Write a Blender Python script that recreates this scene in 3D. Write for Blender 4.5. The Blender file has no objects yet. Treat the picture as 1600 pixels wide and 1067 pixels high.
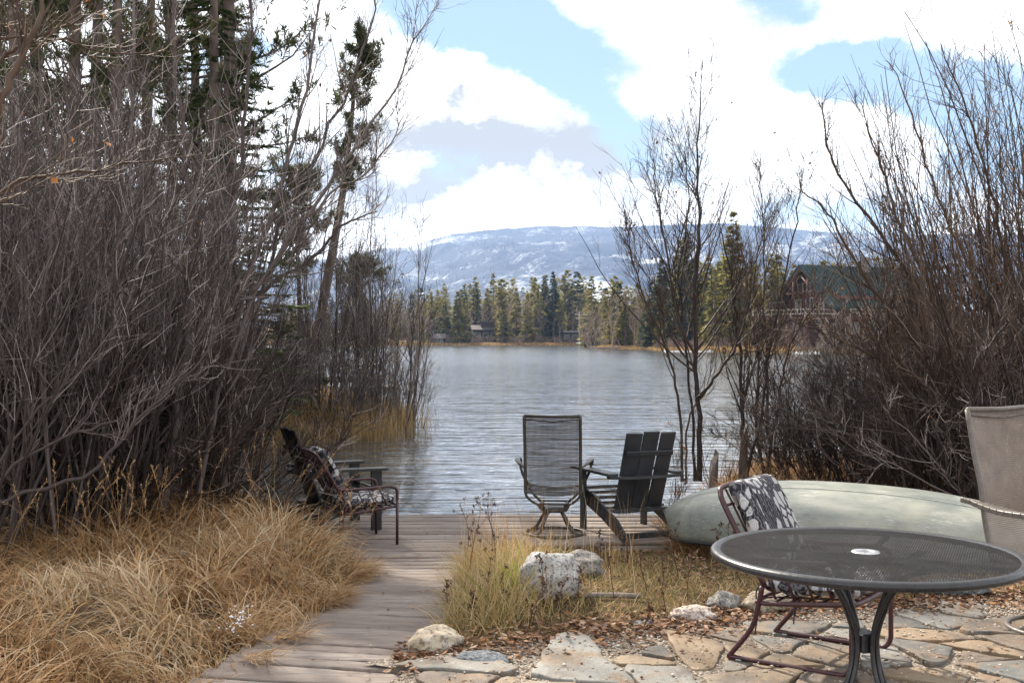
import bpy, math, random
import numpy as np
from mathutils import Vector, Matrix
R = math.radians
S = bpy.context.scene
COL = S.collection
rng = np.random.default_rng(7)

# ------------------------------------------------------------------ camera, sky, sun, exposure
CAM_Z = 1.6
cam_d = bpy.data.cameras.new('camera'); cam = bpy.data.objects.new('camera', cam_d); COL.objects.link(cam)
cam.location = (0, 0, CAM_Z); cam.rotation_euler = (R(89.825), 0, 0)
cam_d.sensor_width = 36; cam_d.lens = 40.5; cam_d.clip_start = .05; cam_d.clip_end = 30000
S.camera = cam
S.view_settings.view_transform = 'Standard'; S.view_settings.look = 'None'
S.view_settings.exposure = 1.0; S.view_settings.gamma = 1.0
SUN_EL, SUN_AZ = 40, -26          # azimuth from the view axis (+Y), negative = to the left
sd = bpy.data.lights.new('sun', 'SUN'); sd.energy = 5.0; sd.angle = R(1.5); sd.color = (1, .90, .76)
sun = bpy.data.objects.new('sun', sd); COL.objects.link(sun)
sv = Vector((math.sin(R(SUN_AZ))*math.cos(R(SUN_EL)), math.cos(R(SUN_AZ))*math.cos(R(SUN_EL)), math.sin(R(SUN_EL))))
sun.rotation_euler = sv.to_track_quat('Z', 'Y').to_euler()
S.cycles.max_bounces = 6; S.cycles.transparent_max_bounces = 24
S.cycles.volume_bounces = 1; S.cycles.diffuse_bounces = 2; S.cycles.glossy_bounces = 3

class NT:
    """small node-tree helper"""
    def __init__(s, tree): s.t = tree; s.n = tree.nodes; s.l = tree.links
    def add(s, typ, **kw):
        nd = s.n.new(typ)
        for k, v in kw.items(): setattr(nd, k, v)
        return nd
    def put(s, sock, v):
        if isinstance(v, bpy.types.NodeSocket): s.l.new(v, sock)
        elif v is not None: sock.default_value = v
    def m(s, op, a, b=None, c=None, clamp=False):
        nd = s.add('ShaderNodeMath', operation=op, use_clamp=clamp)
        s.put(nd.inputs[0], a)
        if b is not None: s.put(nd.inputs[1], b)
        if c is not None: s.put(nd.inputs[2], c)
        return nd.outputs[0]
    def mix(s, f, a, b, blend='MIX'):
        nd = s.add('ShaderNodeMix', data_type='RGBA', blend_type=blend)
        s.put(nd.inputs[0], f); s.put(nd.inputs[6], a); s.put(nd.inputs[7], b)
        return nd.outputs[2]
    def noise(s, vec, scale, detail=4, rough=.55, dist=0, out=0):
        nd = s.add('ShaderNodeTexNoise'); s.put(nd.inputs['Vector'], vec)
        nd.inputs['Scale'].default_value = scale; nd.inputs['Detail'].default_value = detail
        nd.inputs['Roughness'].default_value = rough; nd.inputs['Distortion'].default_value = dist
        return nd.outputs[out]
    def vor(s, vec, scale, feature='F1', out='Distance', rand=1):
        nd = s.add('ShaderNodeTexVoronoi', feature=feature); s.put(nd.inputs['Vector'], vec)
        nd.inputs['Scale'].default_value = scale; nd.inputs['Randomness'].default_value = rand
        return nd.outputs[out]
    def ramp(s, f, stops, interp='LINEAR'):
        nd = s.add('ShaderNodeValToRGB'); cr = nd.color_ramp; cr.interpolation = interp
        while len(cr.elements) < len(stops): cr.elements.new(.5)
        for e, (p, c) in zip(cr.elements, stops):
            e.position = p; e.color = c if len(c) == 4 else (*c, 1)
        s.put(nd.inputs[0], f); return nd.outputs[0]
    def rng(s, v, a, b, c=0, d=1, smooth=False):
        nd = s.add('ShaderNodeMapRange'); nd.interpolation_type = 'SMOOTHSTEP' if smooth else 'LINEAR'
        s.put(nd.inputs[0], v)
        for i, q in enumerate((a, b, c, d)): nd.inputs[i+1].default_value = q
        return nd.outputs[0]
    def mapv(s, vec, scale=(1,1,1), rot=(0,0,0), loc=(0,0,0)):
        nd = s.add('ShaderNodeMapping'); s.put(nd.inputs[0], vec)
        nd.inputs['Scale'].default_value = scale; nd.inputs['Rotation'].default_value = rot; nd.inputs['Location'].default_value = loc
        return nd.outputs[0]

W = bpy.data.worlds.new('World'); S.world = W; W.use_nodes = True
w = NT(W.node_tree); w.n.clear()
def world_nodes():
    out = w.add('ShaderNodeOutputWorld'); bg = w.add('ShaderNodeBackground'); bg.inputs[1].default_value = .1
    sky = w.add('ShaderNodeTexSky', sky_type='NISHITA'); sky.sun_disc = False
    sky.sun_elevation = R(SUN_EL); sky.sun_rotation = R(SUN_AZ); sky.air_density = 1.0; sky.dust_density = .6; sky.altitude = 2500
    tc = w.add('ShaderNodeTexCoord').outputs['Generated']
    sp = w.add('ShaderNodeSeparateXYZ'); w.put(sp.inputs[0], tc)
    x, y, z = sp.outputs
    # soft stretched noise moves the cloud borders; all in the sky's own directions
    n1 = w.noise(tc, 9, 6, .62, 0, 1)
    s1 = w.add('ShaderNodeSeparateColor'); w.put(s1.inputs[0], n1)
    ya = w.m('MAXIMUM', w.m('ABSOLUTE', y), .05)
    u = w.m('ADD', w.m('DIVIDE', x, ya), w.m('MULTIPLY', w.m('SUBTRACT', s1.outputs[0], .5), .11))
    v = w.m('ADD', w.m('DIVIDE', z, ya), w.m('MULTIPLY', w.m('SUBTRACT', s1.outputs[1], .5), .09))
    def blob(px, py, sx, sy, a, ang=0):
        uu, vv = (px-800)/1800, (528-py)/1800
        du, dv = w.m('SUBTRACT', u, uu), w.m('SUBTRACT', v, vv)
        if ang:
            c, s_ = math.cos(R(ang)), math.sin(R(ang))
            du, dv = (w.m('ADD', w.m('MULTIPLY', du, c), w.m('MULTIPLY', dv, s_)),
                      w.m('SUBTRACT', w.m('MULTIPLY', dv, c), w.m('MULTIPLY', du, s_)))
        q = w.m('ADD', w.m('POWER', w.m('ABSOLUTE', w.m('MULTIPLY', du, 1800/sx)), 2), w.m('POWER', w.m('ABSOLUTE', w.m('MULTIPLY', dv, 1800/sy)), 2))
        return w.m('MULTIPLY', w.m('EXPONENT', w.m('MULTIPLY', q, -1)), a)
    def total(bl, base):
        t = base
        for b in bl: t = w.m('ADD', t, blob(*b))
        return t
    D = total([(760,20,140,72,-1.6,-12),(880,95,110,50,-1.4,-38),(655,5,90,40,-.7),(985,175,50,32,-.7,-30),
               (1330,100,120,34,-1.05,18),(1470,140,150,55,-1.3,-6),(1560,240,110,90,-.9),(1205,0,60,16,-.5),(1290,20,80,22,-.5),
               (1015,245,30,45,-.45),(1290,330,120,28,-.55),(1420,350,110,50,-.6),(1080,260,30,70,-.35),(350,60,80,60,-.4),
               (700,75,60,26,-.3),(1440,25,110,32,.9),(1290,180,100,46,.8),(820,185,130,40,.7),(650,140,90,60,.7)], .62)
    nz = w.noise(w.mapv(tc, (1,1,1.6)), 9, 8, .62)
    nz2 = w.noise(tc, 2.6, 3, .5)
    dens = w.m('ADD', w.m('ADD', D, w.m('MULTIPLY', w.m('SUBTRACT', nz, .5), 2.9)), w.m('MULTIPLY', w.m('SUBTRACT', nz2, .5), .5))
    cov = w.rng(dens, -.10, .62, 0, 1, True)
    G = total([(690,208,120,34,.75,-4),(850,228,160,56,.95,-3),(970,205,85,60,.7,10),(705,146,40,13,.55,-15),(745,120,30,10,.4,10),(880,175,60,16,.4,-20),(790,262,60,20,.45),(650,330,200,40,.30),
               (1200,60,60,25,.15),(930,250,80,22,.35),(780,300,260,40,.3),(1100,200,50,24,.2)], 0)
    n3 = w.noise(w.mapv(tc, (1,1,1.5)), 12, 7, .6)
    shade = w.m('ADD', w.m('MULTIPLY', G, w.rng(n3, .35, .65, .75, 1.2)), w.rng(n3, .42, .66, 0, .72), clamp=True)
    glow = w.rng(w.m('ABSOLUTE', z), .05, .34, 0, 1, True)      # clouds low towards the sun are the brightest
    cloud = w.mix(shade, w.mix(glow, (16, 15.9, 15.7, 1), (9.0, 9.0, 9.0, 1)), (3.15, 3.1, 3.0, 1))
    veil = w.mix(.72, sky.outputs[0], (2.5, 3.5, 4.4, 1))       # thin high haze over the blue
    low = w.rng(w.m('ABSOLUTE', z), 0.0, .14, .6, 0)
    base = w.mix(low, veil, (11.5, 11.6, 11.8, 1))
    w.put(bg.inputs[0], w.mix(cov, base, cloud)); w.l.new(bg.outputs[0], out.inputs[0])
world_nodes()

# ------------------------------------------------------------------ helpers
def P(px, py, Y):                     # a sight line's point at depth Y (photo pixels, 1600 wide)
    return np.array([(px-800)/1800*Y, Y, CAM_Z-(py-528)/1800*Y])
def tag(o, label=None, cat=None, group=None, kind=None):
    if label: o['label'] = label
    if cat: o['category'] = cat
    if group: o['group'] = group
    if kind: o['kind'] = kind
    return o
def empty(name, loc=(0,0,0), rz=0):
    o = bpy.data.objects.new(name, None); COL.objects.link(o); o.location = loc; o.rotation_euler = (0,0,rz); o.empty_display_size = .2
    return o
def dup(o, loc=None, rz=None, sc=None, parent=None):
    c = o.copy(); COL.objects.link(c)
    if parent: c.parent = parent
    if loc is not None: c.location = loc
    if rz is not None: c.rotation_euler = (0, 0, rz)
    if sc is not None: c.scale = sc
    for ch in list(o.children): dup(ch, parent=c)
    return c
def mesh_np(name, V, F, mats, parent=None, tint=None, smooth=False, midx=None):
    """V (n,3); F (m,k) or a list of such arrays; tint per vertex -> float attribute 'tint'"""
    me = bpy.data.meshes.new(name)
    Fs = F if isinstance(F, list) else [F]
    Fs = [np.asarray(f, dtype=np.int32) for f in Fs if len(f)]
    V = np.asarray(V, dtype=np.float32)
    me.vertices.add(len(V)); me.vertices.foreach_set('co', V.ravel())
    nl = sum(f.size for f in Fs); nf = sum(len(f) for f in Fs)
    me.loops.add(nl); me.loops.foreach_set('vertex_index', np.concatenate([f.ravel() for f in Fs]))
    me.polygons.add(nf)
    tot = np.concatenate([np.full(len(f), f.shape[1], np.int32) for f in Fs])
    me.polygons.foreach_set('loop_start', np.concatenate([[0], np.cumsum(tot)[:-1]]).astype(np.int32))
    me.polygons.foreach_set('loop_total', tot)
    if midx is not None: me.polygons.foreach_set('material_index', np.asarray(midx, np.int32))
    if smooth: me.polygons.foreach_set('use_smooth', np.ones(nf, bool))
    if tint is not None:
        a = me.attributes.new('tint', 'FLOAT', 'POINT'); a.data.foreach_set('value', np.asarray(tint, np.float32))
    me.update(calc_edges=True)
    for m_ in (mats if isinstance(mats, (list, tuple)) else [mats]): me.materials.append(m_)
    o = bpy.data.objects.new(name, me); COL.objects.link(o)
    if parent: o.parent = parent
    return o
def nrm(a): return a/np.maximum(np.linalg.norm(a, axis=-1, keepdims=True), 1e-9)
def tubes(Pt, Rd, n=3, off=0, cap=False):
    """Pt (N,K,3), Rd (N,K) -> V, F of N tapering tubes"""
    N, K, _ = Pt.shape
    T = np.empty_like(Pt); T[:,1:-1] = Pt[:,2:]-Pt[:,:-2]; T[:,0] = Pt[:,1]-Pt[:,0]; T[:,-1] = Pt[:,-1]-Pt[:,-2]
    T = nrm(T); mean = nrm(T.mean(axis=1))
    ref = np.where(np.abs(mean[:,2:3]) > .7, np.array([[1.,.13,0]]), np.array([[.05,.1,1.]]))[:,None,:]
    A = nrm(np.cross(T, np.broadcast_to(ref, T.shape))); B = np.cross(T, A)
    an = np.arange(n)*2*np.pi/n
    V = Pt[:,:,None,:]+Rd[:,:,None,None]*(A[:,:,None,:]*np.cos(an)[None,None,:,None]+B[:,:,None,:]*np.sin(an)[None,None,:,None])
    base = (np.arange(N)*K*n)[:,None,None]+(np.arange(K-1)*n)[None,:,None]
    j = np.arange(n)[None,None,:]; j2 = (j+1) % n
    F = np.stack(np.broadcast_arrays(base+j, base+j2, base+n+j2, base+n+j), -1).reshape(-1,4)+off
    return V.reshape(-1,3), F
def level(start, dirs, L, K, r0, r1, wob=.15, up=.05, rg=rng, grav=0):
    """grow N limbs of K segments: wobbling, bending upward by up"""
    N = len(start); Pt = np.empty((N, K+1, 3)); Pt[:,0] = start; d = nrm(dirs.astype(float)); st = (L/K)[:,None]
    for k in range(K):
        d = nrm(d+rg.normal(0, wob, (N,3))+np.array([0,0,up-grav*k/K])); Pt[:,k+1] = Pt[:,k]+d*st
    t = np.linspace(0,1,K+1)[None]
    return Pt, r0[:,None]*(1-t)+r1[:,None]*t
def kids(Pt, Rd, n, tmin, tmax, spread, rg=rng, bias=None):
    """n child roots on limbs Pt: start, direction, parent index, t"""
    N, K1, _ = Pt.shape; K = K1-1
    i = rg.integers(0, N, n); t = tmin+(tmax-tmin)*rg.random(n); f = t*K; k = np.minimum(f.astype(int), K-1); fr = (f-k)[:,None]
    p = Pt[i,k]*(1-fr)+Pt[i,k+1]*fr; T = nrm(Pt[i,k+1]-Pt[i,k])
    q = rg.normal(0,1,(n,3)); q -= (q*T).sum(1,keepdims=True)*T; q = nrm(q)
    if bias is not None: q = nrm(q+bias)
    rad = Rd[i,k]*(1-fr[:,0])+Rd[i,k+1]*fr[:,0]
    return p, nrm(T+q*spread*(.6+.8*rg.random((n,1)))), i, t, rad
def join(parts):
    """parts: list of (V,F,tint value or array) with the same face size"""
    Vs, Fs, Ts, o = [], [], [], 0
    for V, F, t in parts:
        Vs.append(V); Fs.append(np.asarray(F)+o); Ts.append(np.broadcast_to(np.asarray(t, float), (len(V),)) if np.ndim(t) == 0 else t); o += len(V)
    return np.concatenate(Vs), Fs, np.concatenate(Ts)

class MB:
    """collects small shapes into ONE mesh"""
    def __init__(s): s.v = []; s.f = []; s.sm = []
    def _a(s, V, F, sm=False):
        o = len(s.v); s.v += [tuple(map(float, p)) for p in V]; s.f += [tuple(i+o for i in f) for f in F]; s.sm += [sm]*len(F)
    def box(s, c, size, rot=None, bev=.0):
        hx, hy, hz = (q/2 for q in size); b = min(bev, hx*.9, hy*.9, hz*.9)
        M = rot if rot is not None else Matrix.Identity(3)
        if b <= 0:
            V = [(sx*hx, sy*hy, sz*hz) for sx in (-1,1) for sy in (-1,1) for sz in (-1,1)]
            F = [(0,1,3,2),(4,6,7,5),(0,4,5,1),(2,3,7,6),(0,2,6,4),(1,5,7,3)]
        else:
            V = []; idx = {}
            for sx in (-1,1):
                for sy in (-1,1):
                    for sz in (-1,1):
                        for a in range(3):
                            p = [sx*(hx-b), sy*(hy-b), sz*(hz-b)]; p[a] = (sx*hx, sy*hy, sz*hz)[a]
                            idx[(sx,sy,sz,a)] = len(V); V.append(tuple(p))
            F = []
            for a in range(3):
                o1, o2 = [q for q in range(3) if q != a]
                for sg in (-1,1):
                    q = []
                    for s1, s2 in ((-1,-1),(1,-1),(1,1),(-1,1)):
                        k = [0,0,0]; k[a] = sg; k[o1] = s1; k[o2] = s2; q.append(idx[(*k, a)])
                    F.append(tuple(q if (sg > 0) == (a != 1) else q[::-1]))
            for a in range(3):
                o1, o2 = [q for q in range(3) if q != a]
                for s1 in (-1,1):
                    for s2 in (-1,1):
                        k0 = [0,0,0]; k1 = [0,0,0]; k0[a] = -1; k1[a] = 1
                        for k in (k0,k1): k[o1] = s1; k[o2] = s2
                        F.append((idx[(*k0,o1)], idx[(*k1,o1)], idx[(*k1,o2)], idx[(*k0,o2)]))
            for sx in (-1,1):
                for sy in (-1,1):
                    for sz in (-1,1): F.append(tuple(idx[(sx,sy,sz,a)] for a in range(3)))
        s._a([M @ Vector(p)+Vector(c) for p in V], F); return s
    def bar(s, a, b, wd, th, upv=(0,0,1), bev=.004):
        """board from a to b, wd wide (sideways), th thick (along upv)"""
        a, b = Vector(a), Vector(b); d = (b-a); L = d.length; d.normalize()
        u = Vector(upv); u = (u-d*u.dot(d)).normalized(); sd_ = d.cross(u)
        M = Matrix((sd_, d, u)).transposed()
        return s.box((a+b)/2, (wd, L, th), M, bev)
    def tube(s, pts, r, n=8, closed=False, rs=None):
        pts = [Vector(p) for p in pts]; K = len(pts); V = []; F = []
        prev = None
        for i, p in enumerate(pts):
            if closed: t = pts[(i+1) % K]-pts[i-1]
            else: t = pts[min(i+1,K-1)]-pts[max(i-1,0)]
            t.normalize()
            if prev is None:
                a = t.cross(Vector((0,0,1)) if abs(t.z) < .9 else Vector((1,0,0))).normalized()
            else: a = (prev-t*prev.dot(t)).normalized()
            prev = a; b = t.cross(a); rr = rs[i] if rs else r
            V += [p+rr*(a*math.cos(2*math.pi*j/n)+b*math.sin(2*math.pi*j/n)) for j in range(n)]
        for i in range(K if closed else K-1):
            i2 = (i+1) % K
            for j in range(n): F.append((i*n+j, i*n+(j+1) % n, i2*n+(j+1) % n, i2*n+j))
        if not closed: F += [tuple(range(n))[::-1], tuple((K-1)*n+j for j in range(n))]
        s._a(V, F, True); return s
    def lathe(s, prof, c=(0,0,0), n=48):
        V = []; F = []; K = len(prof)
        for i in range(n):
            a = 2*math.pi*i/n
            V += [(c[0]+r*math.cos(a), c[1]+r*math.sin(a), c[2]+z) for r, z in prof]
        for i in range(n):
            i2 = (i+1) % n
            for k in range(K-1): F.append((i*K+k, i2*K+k, i2*K+k+1, i*K+k+1))
        s._a(V, F, True); return s
    def poly(s, pts, z0, z1):
        n = len(pts); V = [(x,y,z0) for x,y in pts]+[(x,y,z1) for x,y in pts]
        s._a(V, [tuple(range(n))[::-1], tuple(range(n,2*n))]+[(i,(i+1) % n,(i+1) % n+n,i+n) for i in range(n)]); return s
    def raw(s, V, F, sm=False): s._a(V, F, sm); return s
    def build(s, name, mat, parent=None):
        me = bpy.data.meshes.new(name); me.from_pydata(s.v, [], s.f); me.polygons.foreach_set('use_smooth', s.sm)
        me.materials.append(mat); me.update(); o = bpy.data.objects.new(name, me); COL.objects.link(o)
        if parent: o.parent = parent
        return o
def spline(pts, n=6):
    """Catmull-Rom through pts"""
    P_ = [np.array(p, float) for p in pts]; P_ = [2*P_[0]-P_[1]]+P_+[2*P_[-1]-P_[-2]]; out = []
    for i in range(1, len(P_)-2):
        p0, p1, p2, p3 = P_[i-1:i+3]
        for k in range(n):
            t = k/n; out.append(.5*((2*p1)+(p2-p0)*t+(2*p0-5*p1+4*p2-p3)*t*t+(3*p1-p0-3*p2+p3)*t**3))
    out.append(P_[-2]); return [tuple(p) for p in out]

# ------------------------------------------------------------------ materials
def newmat(name):
    m_ = bpy.data.materials.new(name); m_.use_nodes = True; t = NT(m_.node_tree); t.n.clear()
    out = t.add('ShaderNodeOutputMaterial'); b = t.add('ShaderNodeBsdfPrincipled'); t.l.new(b.outputs[0], out.inputs[0])
    t.out = out; t.b = b; t.obj = t.add('ShaderNodeTexCoord').outputs['Object']
    return m_, t
def bump(t, h, strength=.4, dist=.01):
    nd = t.add('ShaderNodeBump'); nd.inputs['Strength'].default_value = strength; nd.inputs['Distance'].default_value = dist
    t.put(nd.inputs['Height'], h); t.put(t.b.inputs['Normal'], nd.outputs[0]); return nd.outputs[0]
def attr(t, name='tint'):
    nd = t.add('ShaderNodeAttribute'); nd.attribute_name = name; return nd.outputs['Fac']
def simple(name, c1, c2, rough=.6, scale=8, metal=0, bs=.2, bd=.005, stretch=(1,1,1), spec=.5):
    m_, t = newmat(name); v = t.mapv(t.obj, stretch)
    n = t.noise(v, scale, 6, .6); t.put(t.b.inputs['Base Color'], t.ramp(n, [(.3, c1), (.7, c2)]))
    t.put(t.b.inputs['Roughness'], t.rng(t.noise(t.obj, scale*2.3, 3), .3, .7, rough-.12, rough+.12))
    t.b.inputs['Metallic'].default_value = metal; t.b.inputs['Specular IOR Level'].default_value = spec
    bump(t, t.noise(v, scale*4, 5), bs, bd); return m_
def leafy(name, stops, trans=.3, rough=.7, attrname='tint', spec=.2):
    """thin plant matter: own colour from each piece's tint, some light passing through"""
    m_, t = newmat(name); c = t.ramp(attr(t, attrname), stops)
    t.put(t.b.inputs['Base Color'], c); t.b.inputs['Roughness'].default_value = rough; t.b.inputs['Specular IOR Level'].default_value = spec
    if trans > 0:
        tr = t.add('ShaderNodeBsdfTranslucent'); t.put(tr.inputs[0], c); mx = t.add('ShaderNodeMixShader'); mx.inputs[0].default_value = trans
        t.l.new(t.b.outputs[0], mx.inputs[1]); t.l.new(tr.outputs[0], mx.inputs[2]); t.l.new(mx.outputs[0], t.out.inputs[0])
    return m_
M = {}
M['grass_tan'] = leafy('grass_tan', [(0,(.05,.025,.014)),(.2,(.17,.082,.035)),(.45,(.34,.185,.078)),(.65,(.46,.28,.13)),(.85,(.56,.39,.22)),(1,(.62,.50,.34))], .3)
M['grass_mix'] = leafy('grass_mix', [(0,(.07,.05,.025)),(.25,(.12,.12,.03)),(.45,(.20,.19,.06)),(.6,(.34,.23,.09)),(.85,(.47,.32,.15)),(1,(.55,.45,.27))], .3)
M['grass_green'] = leafy('grass_green', [(0,(.22,.26,.03)),(1,(.42,.46,.07))], .35)
M['grass_gold'] = leafy('grass_gold', [(0,(.10,.065,.03)),(.5,(.28,.18,.075)),(1,(.46,.33,.17))], .3)
M['leaf_litter'] = leafy('leaf_litter', [(0,(.035,.018,.012)),(.3,(.095,.045,.026)),(.6,(.20,.095,.048)),(.8,(.29,.17,.10)),(.93,(.36,.27,.20)),(1,(.40,.17,.05))], .15)
M['leaf_orange'] = leafy('leaf_orange', [(0,(.42,.14,.03)),(1,(.55,.25,.09))], .35)
M['twig_grey'] = leafy('twig_grey', [(0,(.028,.022,.020)),(.45,(.078,.060,.056)),(.8,(.18,.145,.135)),(.93,(.38,.33,.32)),(1,(.50,.45,.43))], 0, .6)  # palest stops: dead pale stems, and bright highlights put into the colour
M['twig_brown'] = leafy('twig_brown', [(0,(.028,.018,.014)),(.45,(.065,.042,.030)),(.8,(.12,.078,.055)),(.93,(.22,.16,.12)),(1,(.33,.27,.22))], 0, .6)
M['twig_dark'] = leafy('twig_dark', [(0,(.018,.013,.012)),(.5,(.04,.028,.024)),(.85,(.085,.06,.052)),(.95,(.2,.155,.13)),(1,(.3,.25,.22))], 0, .6)  # palest stops paint highlights onto some of the twigs
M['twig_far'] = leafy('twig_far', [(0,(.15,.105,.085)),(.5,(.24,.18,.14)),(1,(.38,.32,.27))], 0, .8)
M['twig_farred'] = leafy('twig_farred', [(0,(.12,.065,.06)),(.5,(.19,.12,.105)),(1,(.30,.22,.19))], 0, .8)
M['needle'] = leafy('needle', [(0,(.030,.036,.018)),(.5,(.070,.082,.034)),(1,(.15,.155,.06))], .35)
M['needle_green'] = leafy('needle_green', [(0,(.020,.040,.012)),(.5,(.055,.085,.022)),(1,(.13,.17,.045))], .35)
M['needle_far'] = leafy('needle_far', [(0,(.07,.075,.02)),(.5,(.24,.215,.055)),(1,(.42,.34,.09))], .45)  # far needles with the yellow of sunlight put into their colour
M['needle_fardark'] = leafy('needle_fardark', [(0,(.022,.036,.024)),(.5,(.055,.075,.038)),(1,(.12,.12,.045))], .3)  # shaded version of the far needles, shade put in as dark blue-green
def bark(name, c1, c2, sc=10):
    return simple(name, c1, c2, .85, sc, 0, .6, .02, (1,1,.25), .2)
M['bark'] = bark('bark', (.06,.045,.038), (.17,.13,.11))
M['bark_pale'] = bark('bark_pale', (.11,.09,.08), (.28,.24,.22))
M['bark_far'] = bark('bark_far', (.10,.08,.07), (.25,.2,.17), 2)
# ------------------------------------------------------------------ the ground
LAKE = -.60; DECK = -.17
NEAR = [(-400,-30),(400,-30),(400,8),(120,12),(30,15.8),(12,15.6),(8,16.0),(5,16.4),(3.4,16.6),(2.4,15.4),(1.9,12.6),(1.5,11.5),(.3,11.35),(-.9,11.35),(-2.0,12.0),
        (-3.0,13.5),(-4.3,16),(-5.0,19.5),(-5.2,22.2),(-4.5,23.4),(-3.6,25),(-3.0,28),(-3.0,31),(-3.6,35),(-6,40),(-14,44),(-40,46),(-400,60)]
FAR = [(-900,330),(-300,322),(-60,333),(-25,331),(0,334),(25,331),(36,322),(33,262),(22,240),(16,236),(17,230),(22,226),(25,208),(25,197),(32,183),(40,165),(47,151),(60,140),(85,120),(150,90),(420,40),(3000,40),(3000,6000),(-3000,6000),(-3000,330)]
def sdf(poly, x, y):
    """signed distance, positive inside"""
    d = np.full(x.shape, 1e18); ins = np.zeros(x.shape, bool); n = len(poly)
    for i in range(n):
        ax, ay = poly[i]; bx, by = poly[(i+1) % n]; ex, ey = bx-ax, by-ay
        t = np.clip(((x-ax)*ex+(y-ay)*ey)/(ex*ex+ey*ey), 0, 1)
        d = np.minimum(d, (x-ax-ex*t)**2+(y-ay-ey*t)**2)
        c = (ay > y) != (by > y); xi = ax+(y-ay)/(ey if ey else 1e-9)*ex
        ins ^= c & (x < xi)
    d = np.sqrt(d); return np.where(ins, d, -d)
def sst(a, b, x): t = np.clip((x-a)/(b-a), 0, 1); return t*t*(3-2*t)
def vnoise(x, y, f, seed=0):
    """smooth value noise in 0..1"""
    x = np.asarray(x, float)*f+seed*17.3+1000; y = np.asarray(y, float)*f+seed*9.1+1000
    xi = np.floor(x).astype(np.int64); yi = np.floor(y).astype(np.int64); fx, fy = x-xi, y-yi
    fx = fx*fx*(3-2*fx); fy = fy*fy*(3-2*fy)
    def h(a, b):
        k = (a*374761393+b*668265263+seed*1274126177) & 0xffffffff
        k = ((k ^ (k >> 13))*1274126177) & 0xffffffff
        return ((k ^ (k >> 16)) & 0xffff)/65535.
    return (h(xi,yi)*(1-fx)+h(xi+1,yi)*fx)*(1-fy)+(h(xi,yi+1)*(1-fx)+h(xi+1,yi+1)*fx)*fy
def fbm(x, y, f, o=4, seed=0, g=.5):
    a, s_, t = 1, 0, 0
    for i in range(o): s_ = s_+a*vnoise(x, y, f*2**i, seed+i); t += a; a *= g
    return s_/t
def hump(x, y, cx, cy, sx, sy, a): return a*np.exp(-((x-cx)/sx)**2-((y-cy)/sy)**2)
def height(x, y):
    x = np.asarray(x, float); y = np.asarray(y, float)
    sn = sdf(NEAR, x, y); sf = sdf(FAR, x, y)
    base = -.09-.16*sst(7.3, 9.2, y)
    # the slab of the patio and the walk are bedded a little into the soil
    walkx = np.interp(y, [3,5.4,6.7,7.9,8.8,9.5,10.5], [-1.6,-1.05,-.80,-.76,-.82,-.88,-1.0])
    base = base+(.05+.04*fbm(x,y,1.7,3,3))*sst(.55, 1.0, np.abs(x-walkx))*sst(6.4,7.0,y+.6*(x < walkx)*4)*(y < 9.4)
    left = sst(.0, 1.0, walkx-.55-x)*sst(13.5, 11, y)
    base = base+left*(.02+.10*fbm(x,y,.9,3,5))+hump(x,y,-2.15,8.8,.75,.7,.29)+hump(x,y,-2.6,6.3,.8,.7,.14)+hump(x,y,-3.3,7.6,1.0,.6,.05)
    base = base+hump(x,y,.15,7.5,.55,.5,.07)
    pt = sst(13, 20, y)*(x < 0); base = base*(1-pt)+(-.35+.25*fbm(x,y,.3,3,9))*pt
    rt = sst(2.0, 4, x)*sst(9.5, 12, y); base = base*(1-rt)+(-.22+.15*fbm(x,y,.5,3,4))*rt
    z = np.where(sn > 0, np.minimum(base, LAKE-.02+np.minimum(sn, 9)*.75), LAKE-.02+np.maximum(sn*.5, -1.2))
    z = np.where((np.abs(x-walkx) < .60) & (y < 9.95) & (y > 2), np.minimum(z, -.075-.15*sst(5.2,9.2,y)), z)
    z = np.where((y > 9.85) & (x > -2.2) & (x < 1.75) & (y < 11.6), np.minimum(z, -.25), z)
    zf = LAKE-.05+.38*sst(0, 2.5, sf)+.7*sst(2, 20, sf)+.9*fbm(x,y,.05,3,2)*sst(6,40,sf)+np.clip(sf-30, 0, 900)*.014
    zf = zf+hump(x,y,52,177,13,9,2.6)*sst(0,8,sf)
    zf = np.where(sf > 0, zf, LAKE-.05+np.maximum(sf*.3, -1.2))
    return np.maximum(z, zf)
def hz(x, y): return float(height(np.array([x]), np.array([y]))[0])
def graded(a, b, dens):
    """coordinates from a to b whose step follows dens(v)"""
    out = [a]
    while out[-1] < b: out.append(out[-1]+dens(out[-1]))
    return np.array(out)
gx = graded(-3000, 3000, lambda v: max(.11, abs(v)*.035 if abs(v) > 5 else .11))
gy = graded(-30, 6000, lambda v: .5 if v < 2.5 else (.1 if v < 13 else (.3 if v < 45 else (max(.3, (v-45)*.12) if v < 140 else (2.2 if v < 360 else 2.2+(v-360)*.06)))))
X, Y = np.meshgrid(gx, gy); nx, ny = len(gx), len(gy)
H = height(X.ravel(), Y.ravel())
ii = (np.arange(ny-1)[:,None]*nx+np.arange(nx-1)[None]).ravel()
gF = np.stack([ii, ii+1, ii+nx+1, ii+nx], 1)
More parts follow.
